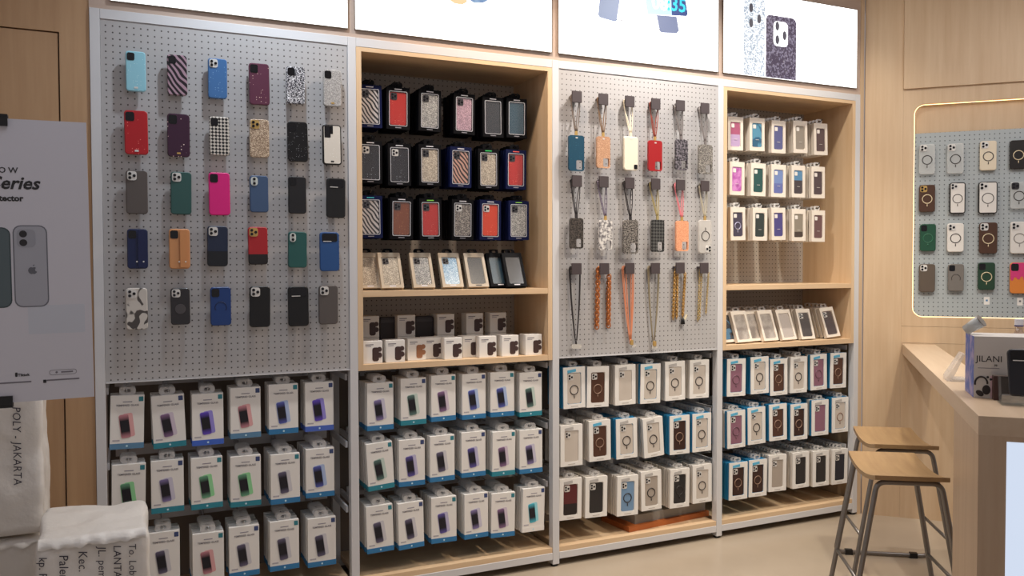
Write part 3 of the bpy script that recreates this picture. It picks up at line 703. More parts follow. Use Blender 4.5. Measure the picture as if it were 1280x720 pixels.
B4 = [[(908, 448.6, 933, 495, MAU, mat('#6f4c5a', .4), BLUE_SIDE, RIB_B, 5), (938.6, 446, 961, 492, CL, K, BLUE_SIDE, RIB_B, 6), (963, 448, 984.4, 494.4, BR, W_, BLUE_SIDE, RIB_B, 6), (986, 445, 1011, 491.7, CL, K, WS, RIB_S, 6), (1012, 442.5, 1035, 487.5, MAU, mat('#6f4c5a', .4), BLUE_SIDE, RIB_B, 6), (1036, 441, 1060, 485, BR, W_, BLUE_SIDE, RIB_B, 7)],
      [(908, 513, 933, 560, MAU, mat('#6f4c5a', .4), BLUE_SIDE, RIB_B, 9), (934, 509, 958, 555, CL, K, BLUE_SIDE, RIB_B, 9), (961, 505.5, 984.4, 550, BR, W_, BLUE_SIDE, RIB_B, 9), (987, 505.5, 1011, 549, DBR, W_, BLUE_SIDE, RIB_B, 9), (1013.6, 500, 1037, 544, MAU, None, BLUE_SIDE, RIB_S, 9), (1039.4, 497, 1061.7, 540, CL, W_, BLUE_SIDE, RIB_S, 8)],
      [(911, 578, 935, 624.4, DBR, W_, BLUE_SIDE, RIB_B, 7), (937, 574, 958, 621, DBR, W_, BLUE_SIDE, RIB_B, 8), (960, 567.5, 984, 615, TAU, None, WS, RIB_S, 9), (989.4, 565, 1012.8, 610, BK, None, WS, RIB_S, 9), (1015, 563, 1037.8, 608, BK, None, WS, RIB_S, 9), (1039, 560.5, 1061.7, 605.6, mat('#1f2430', .35), None, WS, RIB_S, 9)]]
for bay, data in ((2, B3), (3, B4)):
    for r, row in enumerate(data):
        for c, (x0, y0, x1, y1, ins, rg, side, rib, n) in enumerate(row):
            Y = .025
            X, Z = px((x0+x1)/2, (y0+y1)/2, Y)
            where = '%s from poster side, %s row, %s' % (ORD[c], ROW[r], BAYN[bay])
            cs = 'tri'
            X = min(max(X, bay+.029+.066), bay+1-.029-.066)
            dname = DN.get(ins, 'navy black')
            tilt = -.06 if (bay, r, c) == (2, 1, 3) else R_.uniform(-.02, .02)
            tm = TAB
            stack(lambda l, ro: window_box('front window box, %s case, %s' % (dname, where), 'magnetic case boxes in the '+BAYN[bay], l, ro, side, ins, cs, True, name='magnetic_case_box', cat='boxed magnetic case', ringm=rg, ribbon=rib, extra=(('mark', .04, .003, mat('#b8b2aa', .6), 0, -.093),)),
                  lambda l, ro: window_box('%s-sided case box behind front one, %s' % ('blue' if side is BLUE_SIDE else 'white', where), 'case boxes hanging behind: '+where, l, ro, side if R_.random() > .12 else WS, ins, None, False, name='magnetic_case_box', cat='boxed magnetic case'),
                  n, .0245, (X, Y, Z), tilt, R_.uniform(-.03, .03))
            peg_rod('metal prong hook, %s' % where, (X, Y-.006, Z+.1025+.012), .3392-Y+.006, STEEL, group='prong hooks in the '+BAYN[bay])
# wooden sample block under the third bay's boxes
def wedge(b):
    box(b, -.2, .2, -.05, .05, 0, .022)
a, z = px(822, 655, .17)
t = thing('display_plinth', 'grey-topped orange wooden block lying on the bottom shelf', 'block', (a, .19, .095), (0, 0, .1))
made('wood_base', lambda b: box(b, -.28, .28, -.12, .12, 0, .028), mat('#b5642e', .45, 0, 'wood', '#9c5124', 0, 2), t)
made('grey_top', lambda b: box(b, -.225, .27, -.1, .11, .0282, .075), mat('#8c8780', .5), t)
# ================================================================== NICHE WITH BLACK BOXES
BLB, NVB = mat('#06060a', .65), mat('#0e163c', .6)
for m_ in (BLB, NVB): m_.node_tree.nodes['Principled BSDF'].inputs['Specular IOR Level'].default_value = .12
ZB = mat('#c8c2c0', .3, 0, 'zebra', '#1a181c', 0, 1.2); ZR = mat('#c59a8a', .3, 0, 'zebra', '#241a1a', 0, 1.2)
RED = mat('#b82a24', .3, 0, 'sparkle', '#e58a72', 0, .7); SLV = mat('#7d7d7c', .3, 0, 'glitter', '#d3d1cb', 0, 1); PKG = mat('#9b7f8d', .3, 0, 'glitter', '#dcb9c8', 0, 1.1)
DKS = mat('#26262b', .25, 0, 'sparkle', '#9da3ad', 0, .7); SMK = mat('#3c3f44', .15); STB = mat('#3b5260', .2); CHP = mat('#a09484', .3, 0, 'glitter', '#ded3bf', 0, .9)
ORR = mat('#d5401c', .3, 0, 'sparkle', '#f0855c', 0, .7); BRZ = mat('#7d4328', .3, 0, 'sparkle', '#e9b070', 0, 1.1); TQ = mat('#6f9cc0', .3, 0, 'glitter', '#cfe6f2', 0, 1); CHG = mat('#514a46', .3, 0, 'glitter', '#b9b0a4', 0, 1)
NN = {ZB: 'white zebra', ZR: 'brown zebra', RED: 'red', SLV: 'silver glitter', PKG: 'pink glitter', DKS: 'dark sparkle', SMK: 'smoke grey', STB: 'steel blue', CHP: 'champagne glitter', ORR: 'orange red', BRZ: 'bronze', CHG: 'pewter glitter', TQ: 'icy blue glitter'}
N2 = [[(451.7, 107.5, 472, 158, ZB, NVB), (483, 111, 512.5, 160, RED, BLB), (523, 112.5, 551.7, 164, SLV, BLB), (567, 118, 594, 167, PKG, BLB), (603.6, 122, 629, 171, SMK, BLB), (633, 123.6, 659, 172, STB, BLB)],
      [(451.7, 176, 474.5, 229, DKS, BLB), (484, 180.5, 515, 231, DKS, BLB), (523, 181, 552, 232, CHP, BLB), (562, 183, 590, 235, ZR, NVB), (598, 186.7, 623.6, 236, CHP, BLB), (632, 188, 658, 236, RED, NVB)],
      [(449, 244, 475.5, 298, ZB, NVB), (487, 247, 517, 299, BRZ, BLB), (522.7, 247.6, 554, 300, RED, BLB), (564, 249, 593, 300, CHG, BLB), (598, 250, 628, 300, ORR, NVB), (634, 251, 663, 300, SLV, NVB)]]
FOIL = mat('#cfcfd4', .3, .4)
GRNL = mat('#39d06a', .4); CYL = mat('#49c3cf', .4); WHL = mat('#d7d6dc', .5)
TOPL = {(1, 4): GRNL, (2, 0): CYL, (2, 2): mat('#7fd14a', .4), (2, 5): mat('#8fd64f', .4), (1, 5): mat('#e0574a', .4)}
for r in range(3):
    for c, (x0, y0, x1, y1, ins, side) in enumerate(N2[r]):
        Y = .085
        X, Z = px((x0+x1)/2, (y0+y1)/2, Y)
        if c == 0: X = px(x1, (y0+y1)/2, Y)[0]-.055
        X = min(max(X, 1.045+.058), 1.955-.058)
        where = '%s from poster side, %s row, black-box niche' % (ORD[c], ROW[r])
        sn = 'navy' if side is NVB else 'black'
        ex = (('border', FOIL), ('mark', .034, .004, TOPL.get((r, c), WHL), 0, .0865), ('mark', .028, .0035, mat('#8f8e96', .5), 0, -.0875))
        cs = 'dark' if ins not in (CHG, ORR, DKS, SMK, STB) else 'tri' if ins in (CHG, ORR, DKS) else None
        stack(lambda l, ro: window_box('front %s window box, %s case, %s' % (sn, NN[ins], where), 'black case boxes in the niche', l, ro, side, ins, cs, True, name='glitter_case_box', cat='boxed glitter case', w=.108, h=.19, d=.026, fm=side, tabm=BLB, film=True, wfx=.74, wfz=.8, extra=ex, wdz=-.001),
              lambda l, ro: window_box('%s case box behind front one, %s' % (sn, where), 'black boxes hanging behind: '+where, l, ro, side, ins, None, False, name='glitter_case_box', cat='boxed glitter case', w=.108, h=.19, d=.026, tabm=BLB),
              5, .03, (X, Y, Z), R_.uniform(-.015, .015), R_.uniform(-.04, .04))
        peg_rod('black prong hook, %s' % where, (X, Y-.006, Z+.095+.012), .388-Y+.006, BLACK, group='prong hooks in the black-box niche')
# boxes leaning on the niche shelf
GLDC = mat('#b4a692', .4, .15)
LN = [(447, 318, 476, 360, CHP, GLDC), (475, 322.6, 508, 360, CHP, GLDC), (513, 320, 549, 361.6, SLV, GLDC), (549, 318, 585, 360, TQ, GLDC), (583, 318, 615, 360, SMK, mat('#a89c8b', .4, .15)), (612, 316, 641, 359, STB, BLB), (634, 318, 660, 359, mat('#1b1a1c', .2), BLB)]
ztop = 1.3715
for c, (x0, y0, x1, y1, ins, fm) in enumerate(LN):
    Y = [.084, .054, .05, .054, .05, .06, .022][c]
    X, _ = px((x0+x1)/2, y1-2, Y); X = max(X, 1.045+.056)
    h = .175; lean = .42
    where = '%s from poster side, leaning row under black boxes' % ORD[c]
    nm = NN.get(ins, 'black')
    for k in range(2 if c in (2, 3, 6) else 1):
        # origin at the front face centre: rest the bottom edge on the shelf
        cz = math.cos(lean)*h/2+math.sin(0)*0
        yy = Y+math.sin(lean)*h/2+k*(.034 if c < 5 else .078)
        rot = (-lean, 0, 0)
        zz = ztop+.001+math.cos(lean)*h/2+math.sin(lean)*.0245
        if k == 0:
            window_box('%s-framed box, %s case, %s' % ('gold' if c < 5 else 'black', nm, where), 'boxes leaning on the niche shelf', (X, yy, zz), rot, BLB if c >= 5 else GLDC, ins, 'dark' if c in (1, 2, 3) else None, True, name='glitter_case_box', cat='boxed glitter case', w=.104, h=h, d=.024, fm=fm, tabm=BLB, film=True, wfx=.74, wfz=.8, extra=(('mark', .03, .005, WHL, 0, -.079),) if c != 4 else (('mark', .03, .005, INK, 0, -.08),))
        else:
            window_box('black box behind the gold one, %s' % where if c < 5 else 'black box behind the black one, %s' % where, 'second boxes of the leaning row', (X+.014, yy, zz), rot, BLB, ins, None, False, name='glitter_case_box', cat='boxed glitter case', w=.104, h=h, d=.024, tabm=BLB)
# car mount boxes on the lower shelf
DKM, TNM = mat('#43302e', .5), mat('#9a6a4c', .5)
def mount_box(label, loc, w, h, dark=True, m=None, rotz=0.0, d=.07):
    t = thing('car_mount_box', label, 'boxed car mount', loc, (0, 0, rotz), 'car mount boxes on the niche shelf')
    me = cached(('mcarton', w, h, d), lambda b: slab(b, [(rr(w-.0016, h-.0016, .001, 1, 0, h/2), 0), (rr(w, h, .0015, 1, 0, h/2), .001), (rr(w, h, .0015, 1, 0, h/2), d)]))
    link('carton', me, m or CARD, t)
    def pic(b):
        slab(b, [(rr(.03, .062, .01, 4, .012, .034), -.0008), (rr(.03, .062, .01, 4, .012, .034), 0)])
        slab(b, [(disc(.03, .056, .011, .011, 14), -.0012), (disc(.03, .056, .011, .011, 14), .0)])
        slab(b, [(disc(.03, .03, .012, .012, 14), -.0012), (disc(.03, .03, .012, .012, 14), .0)])
    link('mount_picture', cached(('mount_picture',), pic), DKM if dark else TNM, t, (0, 0, .006))
    flat('printed_line', w*.42, .004, .001, 0, GREYINK, t, -w*.18, h-.016, .0005)
    flat('printed_line', w*.3, .003, .001, 0, mat('#9a97a0', .6), t, -w*.24, h-.024, .0005)
    return t
sz = 1.0465
FRN = [(444, 478, 1, 0), (481, 508, 1, 0), (508.5, 534, 0, .035), (534, 552, 1, .05), (553.5, 580, 1, 0), (580.5, 598, 1, .045), (597, 623, 1, 0), (625, 651, 1, 0), (654.5, 680, 1, 0)]
for c, (x0, x1, dk, dy) in enumerate(FRN):
    Y = .03+dy
    X, _ = px((x0+x1)/2, 440, Y); X = max(X, 1.046+.047)
    if c == 3: X -= .004
    mount_box('white car mount box, %s of front row from poster side, lower niche shelf' % (ORD+['eighth', 'ninth'])[c], (X, Y, sz), .088, .1, bool(dk))
BKR = [(446, 479, 1), (495, 521, 1), (545, 569.5, 1), (582, 605, 1), (612, 633.5, 1)]
for c, (x0, x1, dk) in enumerate(BKR):
    Y = .2
    X, _ = px((x0+x1)/2, 405, Y); X = max(X, 1.046+.047)
    mount_box('white car mount box stacked high behind, %s from poster side' % ORD[c], (X, Y, sz+.1012), .088, .1, True)
    mount_box('white car mount box carrying the %s raised one behind front row' % ORD[c], (X, Y, sz), .088, .1, True)
SHADE_DK = mat('#2a2426', .5)  # dark blocks added to stand in for shade between the back-row boxes
for c, (xx, yy) in enumerate(((487, 415), (531, 415))):
    X, _ = px(xx, yy, .24)
    t = thing('dark_pouch', 'dark stand-in for shade %s in a gap of the back row' % ('nearer the poster' if c == 0 else 'second from the poster'), 'pouch', (X, .24, sz))
    made('body', lambda b: slab(b, [(rr(.09, .19, .012, 4, 0, .095), 0), (rr(.094, .192, .014, 4, 0, .096), .008), (rr(.094, .192, .014, 4, 0, .096), .03), (rr(.088, .188, .012, 4, 0, .095), .04)]), SHADE_DK, t)
    flat('shade_strip', .084, .014, .003, -.0002, mat('#3a3336', .4), t, 0, .172, .001)
# ================================================================== NICHE WITH WHITE BOXES
def tl(h, r=.3): return mat(h, r)
N4 = [[(910, 147, 929, 187, mat('#a95a78', .35, 0, 'twotone', '#b9a0c4', 0, .0), 'rose and lilac'), (937, 148, 956, 188, mat('#5a91ab', .3, 0, 'swirl', '#39637f', 0, .7), 'ocean blue'), (963, 150.7, 983.6, 191.6, mat('#5e618c', .35), 'dusk blue'), (991, 150.7, 1010, 191.6, mat('#92897e', .3), 'smoky clear'), (1017, 154, 1035, 194, mat('#5d4d4e', .35), 'cocoa')],
      [(911.7, 202, 931, 244, mat('#b05aa6', .35, 0, 'cloud', '#cf8cc6'), 'orchid pink'), (939, 204, 957, 245, mat('#2f5350', .35), 'dark teal'), (964, 205.6, 982.6, 246.5, mat('#7488b8', .35, 0, 'twotone', '#666fa6', 0, -.01), 'periwinkle'), (988.7, 207, 1007.5, 246.5, mat('#5a86aa', .35, 0, 'twotone', '#4a4346', 0, .01), 'blue and brown'), (1014, 208, 1031.5, 248, mat('#54474a', .35), 'deep cocoa')],
      [(912, 257.7, 933, 301.5, mat('#4a4454', .3), 'dark magnetic'), (941, 259, 959, 301.5, mat('#39413f', .3), 'dark smoke'), (963.5, 258.7, 983, 301, mat('#504a82', .35), 'indigo'), (989, 261, 1008, 301.5, mat('#8d8476', .3, 0, 'twotone', '#4b403a', 0, -.035), 'grey leopard-edged'), (1014, 262.5, 1032, 302.5, mat('#6d5152', .35), 'reddish brown')]]
CARD4 = mat('#e6dccf', .5)
for r in range(3):
    for c, (x0, y0, x1, y1, ins, nm) in enumerate(N4[r]):
        Y = .085
        X, Z = px((x0+x1)/2, (y0+y1)/2, Y)
        where = '%s from poster side, %s row, white-box niche' % (ORD[c], ROW[r])
        stack(lambda l, ro: window_box('front white box, %s case, %s' % (nm, where), 'white case boxes in the niche', l, ro, CARD4, ins, 'square', True, w=.104, h=.183, d=.024, fm=CARD4, film=False, wfx=.66, wfz=.74, ringm=mat('#a9a6c4', .4) if (r, c) == (2, 0) else None, extra=(('mark', .022, .002, mat('#d8d2ca', .5), 0, -.03),)),
              lambda l, ro: window_box('white case box behind front one, %s' % where, 'white boxes hanging behind: '+where, l, ro, CARD4, ins, None, False, w=.104, h=.183, d=.024),
              6, .028, (X, Y, Z), R_.uniform(-.03, .01), R_.uniform(-.03, .03))
        peg_rod('black prong hook, %s' % where, (X, Y-.006, Z+.0915+.012), .388-Y+.006, BLACK, group='prong hooks in the white-box niche')
CLR = mat('#c4bcb4', .2, 0, 'cloud', '#a39a93', 0, .6)
L4 = [(904, 924, 389, 429, mat('#3f4650', .25, 0, 'swirl', '#5f8fb4', 0, 1), 'dark blue'), (919, 944, 388, 428, CLR, 'clear'), (938, 957, 388, 425, CLR, 'clear'), (954, 975, 387, 425, CLR, 'clear'), (973, 997, 385, 424, mat('#c9bfb8', .2), 'clear'), (1000, 1022, 382, 423, mat('#544e4d', .35), 'grey'), (1029, 1054, 380, 421, mat('#54494a', .35), 'cocoa grey')]
for c, (x0, x1, y0, y1, ins, nm) in enumerate(L4):
    h, lean = .178, .35 if c < 5 else .3
    Y = [.058, .03, .058, .03, .03, .035, .04][c]
    X, _ = px((x0+x1)/2, y1-10, Y); X = max(X, 3.044+.056)+(.014 if c == 4 else 0)
    tilt = -.08 if c in (6,) else -.02 if c < 5 else 0.0
    where = '%s from poster side, leaning row under white boxes' % ORD[c]
    for k in range(5 if c >= 5 else 3 if c == 4 else 2):
        yy = Y+math.sin(lean)*h/2+k*(.03 if c >= 5 else .056); zz = 1.0465+.001+math.cos(lean)*h/2+math.sin(lean)*.0245+abs(math.sin(tilt))*.052
        if k == 0: window_box('white box, %s case, %s' % (nm, where), 'boxes leaning under the white boxes', (X, yy, zz), (-lean, tilt, 0), CARD4, ins, 'tri' if c >= 5 else None, True, w=.104, h=h, d=.024, fm=CARD4, film=True, wfx=.74, wfz=.8, pm=SILVER)
        else: window_box('white box further back, %s' % where, 'boxes behind: '+where, (X-(0 if c == 0 else .003*k if c < 5 else .0015*k), yy, zz), (-lean, tilt, 0), CARD4, ins, None, False, w=.104, h=h, d=.024)
# ================================================================== ANGLED WALL BOARD
t = thing('pegboard', 'grey perforated board with rounded corners in the lit wall recess', 'pegboard', WB, RW)
def rboard(b):
    x0, x1, z0, z1, r = HX0+.0075, HX1-.0075, HZ0+.0075, 2.2358, HR-.0075
    pts = [(x1, z1), (x0, z1)]
    pts += [(x0+r+r*math.cos(a), z0+r+r*math.sin(a)) for a in [PI+PI/2*k/8 for k in range(9)]]
    pts += [(x1-r+r*math.cos(a), z0+r+r*math.sin(a)) for a in [-PI/2+PI/2*k/8 for k in range(9)]]
    slab(b, [(pts, .01), (pts, .02)])
made('panel', rboard, PEGR, t)
rpeg = t
led = thing('led_strip', 'warm lit strip around the rounded wall recess', 'light strip', WB, RW)
def ledf(b):
    pts = rr(HX1-HX0-.008, HZ1-HZ0-.008, HR-.002, 8, (HX0+HX1)/2, (HZ0+HZ1)/2)
    tube(b, [(x, .014, z) for x, z in pts], .0016, 6, True)
made('glow_tube', ledf, mat('#ffd8a0', .4, 0, None, None, 3.5), led)
made('channel', lambda b: plate(b, rr(HX1-HX0-.002, HZ1-HZ0-.002, HR-.001, 8, (HX0+HX1)/2, (HZ0+HZ1)/2), [rr(HX1-HX0-.006, HZ1-HZ0-.006, HR-.004, 8, (HX0+HX1)/2, (HZ0+HZ1)/2)], .017, .03), mat('#d9c29d', .4), led)
MC = milky('#d6d9d8', .5); MW = mat('#dedad4', .35); MB_ = mat('#4b3225', .35); MG = mat('#1f4b38', .35)
DR, LR, CR = mat('#3a3533', .4), mat('#d8c8a6', .4), mat('#8f8a84', .4)
RC = [[(1149, 180, 1169, 218, MC, 'tri', DR, 'frosted clear, top row next the corner,'), (1184, 179, 1205, 217, MC, 'tri', DR, 'frosted clear, second in top row,'), (1225, 176, 1246, 213, mat('#dccfb8', .35), 'tri', DR, 'cream'), (1262.5, 175, 1284, 211, mat('#1a1512', .35), None, LR, 'black gold-ringed')],
      [(1149, 231, 1169, 265, MB_, 'goldtri', LR, 'brown gold-ringed small'), (1187, 228, 1207, 267, mat('#1c1a19', .35), 'tri', DR, 'black framed white, second in row,'), (1223, 227, 1247, 267, mat('#171615', .35), 'tri', DR, 'black framed white, third in row,'), (1263, 227, 1285, 261, MC, 'trib', DR, 'clear dark-lensed')],
      [(1150, 280, 1170, 314, MG, 'open', mat('#2f6a50', .4), 'bottle green'), (1184, 279, 1205, 315, MW, 'tri', DR, 'white black-ringed'), (1224, 278, 1247, 317, MB_, 'tri', LR, 'large brown'), (1263, 277, 1286, 317, MW, 'tri', CR, 'white pale-ringed')],
      [(1149, 330, 1169, 365, mat('#5d5248', .4), 'tri', None, 'plain taupe'), (1185, 330, 1205, 364, mat('#75706b', .25), 'open', DR, 'smoky grey'), (1222.5, 328, 1244, 362.5, mat('#22402f', .35), 'open', LR, 'dark green gold-ringed'), (1262.5, 328, 1288, 367, mat('#d98238', .4), 'open', None, 'pink and orange drip')]]
for r in range(4):
    for c, (x0, y0, x1, y1, m, cs, rg, nm) in enumerate(RC[r]):
        v = -.012
        a0, _ = pw(x0, (y0+y1)/2, v); a1, _ = pw(x1, (y0+y1)/2, v); _, zt = pw((x0+x1)/2, y0, v); _, zb = pw((x0+x1)/2, y1, v)
        u, Z = (a0+a1)/2, (zt+zb)/2; w, h = a1-a0, zt-zb
        ex = []
        if 'framed' in nm: ex.append(('inset', MW))
        if rg: ex.append(('arc' if nm == 'smoky grey' else 'ring', rg))
        if 'drip' in nm: ex.append(('drip', mat('#d23b78', .4)))
        loc = WB+WU*u; loc = Vector((loc.x, loc.y, Z))-WV*0
        phone_case(nm+' phone case on the lit corner board', 'cases on the lit corner board', loc, RW, w, h, m, cs, extras=ex)
        link('peg', cached(('rpeg',), lambda b: tube(b, [(0, .012, 0), (0, .0003, 0)], .003, 8), True), WHITE_METAL, rpeg, (u, 0, Z))
for x, y, k in ((1233.5, 376, 'beneath the dark green case'), (1275, 377, 'beneath the drip case')):
    u, Z = pw(x, y, .009); l = WB+WU*u+WV*.0098
    t = thing('price_tag', 'small white tag hanging %s' % k, 'tag', (l.x, l.y, Z), RW, 'tags on the lit corner board')
    made('card', lambda b: slab(b, [(rr(.028, .044, .002, 2), -.001), (rr(.028, .044, .002, 2), 0)]), CARD, t)
    flat('printed_mark', .01, .01, .001, -.001, mat('#4f86b5' if 'green' in k else '#777777', .5), t, 0, .002, .0004)
# ================================================================== COUNTER
CA_ = Vector((4.187, -.149, 0))
def cw(u, v, z=0): p = CA_+WU*u+WV*v; return Vector((p.x, p.y, z))
ct = thing('service_counter', 'pale wood counter joined to the wall by a narrow bar', 'counter', CA_, RW)
PALE = mat('#cbb49a', .4, 0, 'wood', '#bfa68b', 0, 3); PALEV = mat('#c0a78d', .45, 0, 'wood', '#b3987d', 0, 1)
U0, VB, VF, U1 = .012, -1.985, -2.478, 1.9
def top(b):
    pts = [(U0, -.001), (U0, VF), (U1, VF), (U1, VB), (.185, VB), (.185, -.001)]
    lo = [b.verts.new((x, y, .962)) for x, y in pts]; hi = [b.verts.new((x, y, 1.02)) for x, y in pts]
    n = len(pts)
    b.faces.new(lo[::-1]); b.faces.new(hi)
    for i in range(n): b.faces.new((lo[i], lo[(i+1) % n], hi[(i+1) % n], hi[i]))
made('worktop', top, PALE, ct)
made('end_panel', lambda b: box(b, U0+.0005, U0+.03, VF+.03, VB, 0, .9618), PALEV, ct)
def front(b):
    plate(b, [(U0+.0005, 0), (U1, 0), (U1, .9618), (U0+.0005, .9618)], [[(.088, .14), (1.5, .14), (1.5, .946), (.088, .946)]], VF+.0005, VF+.03)
made('front_panel', front, PALEV, ct)
made('back_panel', lambda b: box(b, U0+.031, U1, VB-.02, VB, 0, .9618), PALEV, ct)
made('lit_panel', lambda b: box(b, .09, 1.498, VF+.006, VF+.02, .142, .944), mat('#d5e1f5', .4, 0, None, None, .93), ct, label='white backlit front panel')
# ---- things on the counter
def on(u, v, z=1.0205): return cw(u, v, z)
t = thing('headphone_box', 'white box printed with black headphones, standing on the counter', 'box', on(.058, -2.09), RW)
HB = (.0, .33, .0, .177, .0, .213)
made('carton', lambda b: box(b, *HB), mat('#d2cdc8', .5), t)
made('printed_side', lambda b: box(b, -.0008, 0, .001, .176, .001, .212), mat('#3e5aa6', .5, 0, 'cloud', '#9a8fb4', 0, .8), t, label='blue printed end of the box')
made('printed_panel', lambda b: box(b, .05, .12, -.0006, 0, .002, .078), mat('#d9b9c0', .5), t, label='pink printed area')
def hp(b):
    tube(b, [(.0225+.019*math.cos(a), -.0012, .051+.0225*math.sin(a)) for a in [PI*(-.02+1.1*k/16) for k in range(17)]], .003, 8)
    slab(b, [(disc(.0385, .029, .0125, .0165), -.0024), (disc(.0385, .029, .0125, .0165), -.0003)])
    M = [(x*.85+z*.4, z*.85-x*.5) for x, z in disc(0, 0, .0135, .0095)]
    slab(b, [([(x+.0185, z+.0165) for x, z in M], -.0024), ([(x+.0185, z+.0165) for x, z in M], -.0003)])
made('headphone_picture', hp, mat('#231d20', .4), t, smooth=False)
for dx, dz in ((.0425, .073), (.052, .0655)): flat('earbud_picture', .008, .008, .0039, -.0007, INK, t, dx, dz, .0006)
link('title_text', text_mesh('JILANI', .03, .0, 0, 1.0, 'LEFT'), INK, t, (.006, -.0006, .135))
link('title_text', text_mesh('P9', .009, .0002, 0, 1.0, 'LEFT'), INK, t, (.062, -.0006, .114))
flat('printed_line', .066, .0018, .0008, 0, GREYINK, t, .045, .104, .0006)
# phone case on a clear stand in front of the box
t = thing('acrylic_stand', 'clear acrylic stand holding a black phone case on the counter', 'stand', on(.118, -2.235), RW)
AC = clear('#eef2f4', .22, .05)
made('base', lambda b: box(b, 0, .12, -.005, .075, 0, .005), AC, t)
made('backrest', lambda b: box(b, 0, .12, 0, .005, 0, .085, Matrix.Translation((0, .045, .0055)) @ Matrix.Rotation(-.3, 4, 'X')), AC, t)
made('lip', lambda b: (box(b, 0, .12, .012, .044, .0052, .0262), box(b, 0, .12, .004, .009, .0052, .036)), AC, t)
phone_case('black phone case leaning on the clear acrylic stand', None, on(.118+.06, -2.2155, 1.0205+.0268+.079)+Vector((0, 0, 0)), (-.3, 0, -PI/4), .082, .155, mat('#1a1a22', .4), 'band')
t = thing('phone_case_box', 'brown-sided case box lying upright behind the clear stand', 'boxed phone case', on(.113, -2.13), RW)
made('carton', lambda b: box(b, 0, .05, .0, .03, 0, .083), mat('#7d7068', .5), t)
made('printed_side', lambda b: box(b, -.0006, .016, -.0008, .0305, .001, .082), mat('#4a302b', .5), t, label='dark brown end panel')
# clear leaning wedge on the bar
t = thing('acrylic_wedge', 'frosted clear sloping display wedge on the narrow bar', 'stand', on(.03, -1.62), RW)
def wedge2(b):
    P = [(0, 0), (.075, 0), (.075, .008), (.02, .008), (.064, .108), (.056, .11), (0, .014)]
    a = [b.verts.new((x, -.045, z)) for x, z in P]; c = [b.verts.new((x, .06, z)) for x, z in P]; n = len(P)
    b.faces.new(a); b.faces.new(c)
    for i in range(n): b.faces.new((a[i], a[(i+1) % n], c[(i+1) % n], c[i]))
made('body', wedge2, milky('#e2dedb', .4), t); flat('label_strip', .05, .006, .002, -.0455, mat('#e8e4df', .4), t, .04, .004, .0006)
# translucent cup tipped over on the box
t = thing('tipped_cup', 'translucent cup lying tilted on top of the headphone box', 'cup', on(.058, -2.09, 1.0205+.213+.03)+WU*.012+WV*.1, (.95, .0, -PI/4+1.15)); t.scale = (1.15, 1.15, 1.0)
made('body', lambda b: lathe(b, [(.013, -.03), (.015, -.031), (.0195, .03), (.018, .03), (.012, -.026)], 18), milky('#d3d8da', .6), t, smooth=True)
made('dark_rim', lambda b: lathe(b, [(.0185, .0302), (.0202, .0302), (.0202, .034), (.0185, .034)], 18), mat('#8a8580', .4), t)
# water bottle behind the box
t = thing('water_bottle', 'clear plastic water bottle with white and blue cap behind the box', 'bottle', on(.236, -1.868), RW); t.scale = (.95, .95, 1.075)
made('body', lambda b: lathe(b, [(.028, 0), (.031, .006), (.031, .12), (.029, .14), (.031, .15), (.024, .185), (.013, .205), (.013, .222)], 24), clear('#f2eef0', .2, .05), t, smooth=True)
made('cap', lambda b: lathe(b, [(.0145, .2225), (.0155, .2245), (.0155, .242), (.0145, .244)], 20), mat('#e4e2ea', .4), t, smooth=False)
made('cap_ring', lambda b: lathe(b, [(.0157, .219), (.0157, .2235), (.0136, .2235), (.0136, .219)], 20), mat('#4b4a78', .4), t)
# ================================================================== STOOLS
def stool(label, loc, rz):
    t = thing('bar_stool', label, 'stool', loc, (0, 0, rz), 'stools at the bar')
    def seat(b):
        nx, ny = 8, 16; hw, hl, th = .142, .22, .018
        G = []
        for j in range(ny+1):
            q = -1+2*j/ny; row = []
            for i in range(nx+1):
                p = -1+2*i/nx
                z = .628+.028*q*q+.0*p
                row.append((p*hw*(1-.03*q*q), q*hl, z))
            G.append(row)
        T = [[b.verts.new(v) for v in row] for row in G]; Bt = [[b.verts.new((x, y, z-th)) for x, y, z in row] for row in G]
        for j in range(ny):
            for i in range(nx):
                b.faces.new((T[j][i], T[j][i+1], T[j+1][i+1], T[j+1][i])); b.faces.new((Bt[j][i], Bt[j+1][i], Bt[j+1][i+1], Bt[j][i+1]))
        for j in range(ny):
            for i in (0, nx): b.faces.new((T[j][i], T[j+1][i], Bt[j+1][i], Bt[j][i]))
        for i in range(nx):
            for j in (0, ny): b.faces.new((T[j][i], T[j][i+1], Bt[j][i+1], Bt[j][i]))
    link('seat', cached(('seat',), seat), mat('#a58862', .42, 0, 'wood', '#8d7050', 0, 3), t)
    GM = mat('#86827f', .35, .7)
    for s in (-1, 1):
        y0, y1 = s*.178, s*.2
        def frame(b):
            tube(b, fillet([(-.12, y0, .6205), (.12, y0, .6205), (.225, y1, .0125), (-.225, y1, .0125)], .035, 5, True), .0105, 10, True)
        link('sled_frame', cached(('sled_frame', s), frame, True), GM, t)
        for k in (-.16, .15):
            link('foot_glide', cached(('foot_glide',), lambda b: box(b, -.018, .018, -.0125, .0125, 0, .026)), BLACK, t, (k, y1, 0))
        def bar(b):
            f = (.6205-.22)/(.6205-.0125); x = s*(.12+(.105)*f)
            yy = .178+.022*f
            tube(b, [(x, -yy, .22), (x, yy, .22)], .0075, 8)
        link('stretcher', cached(('stretcher', s), bar, True), GM, t)
    return t
stool('wooden saddle stool nearest the shelving, metal sled legs', (3.451, -.74, 0), math.radians(-35))
stool('wooden saddle stool nearest the counter end, metal sled legs', (2.985, -1.15, 0), math.radians(-34))
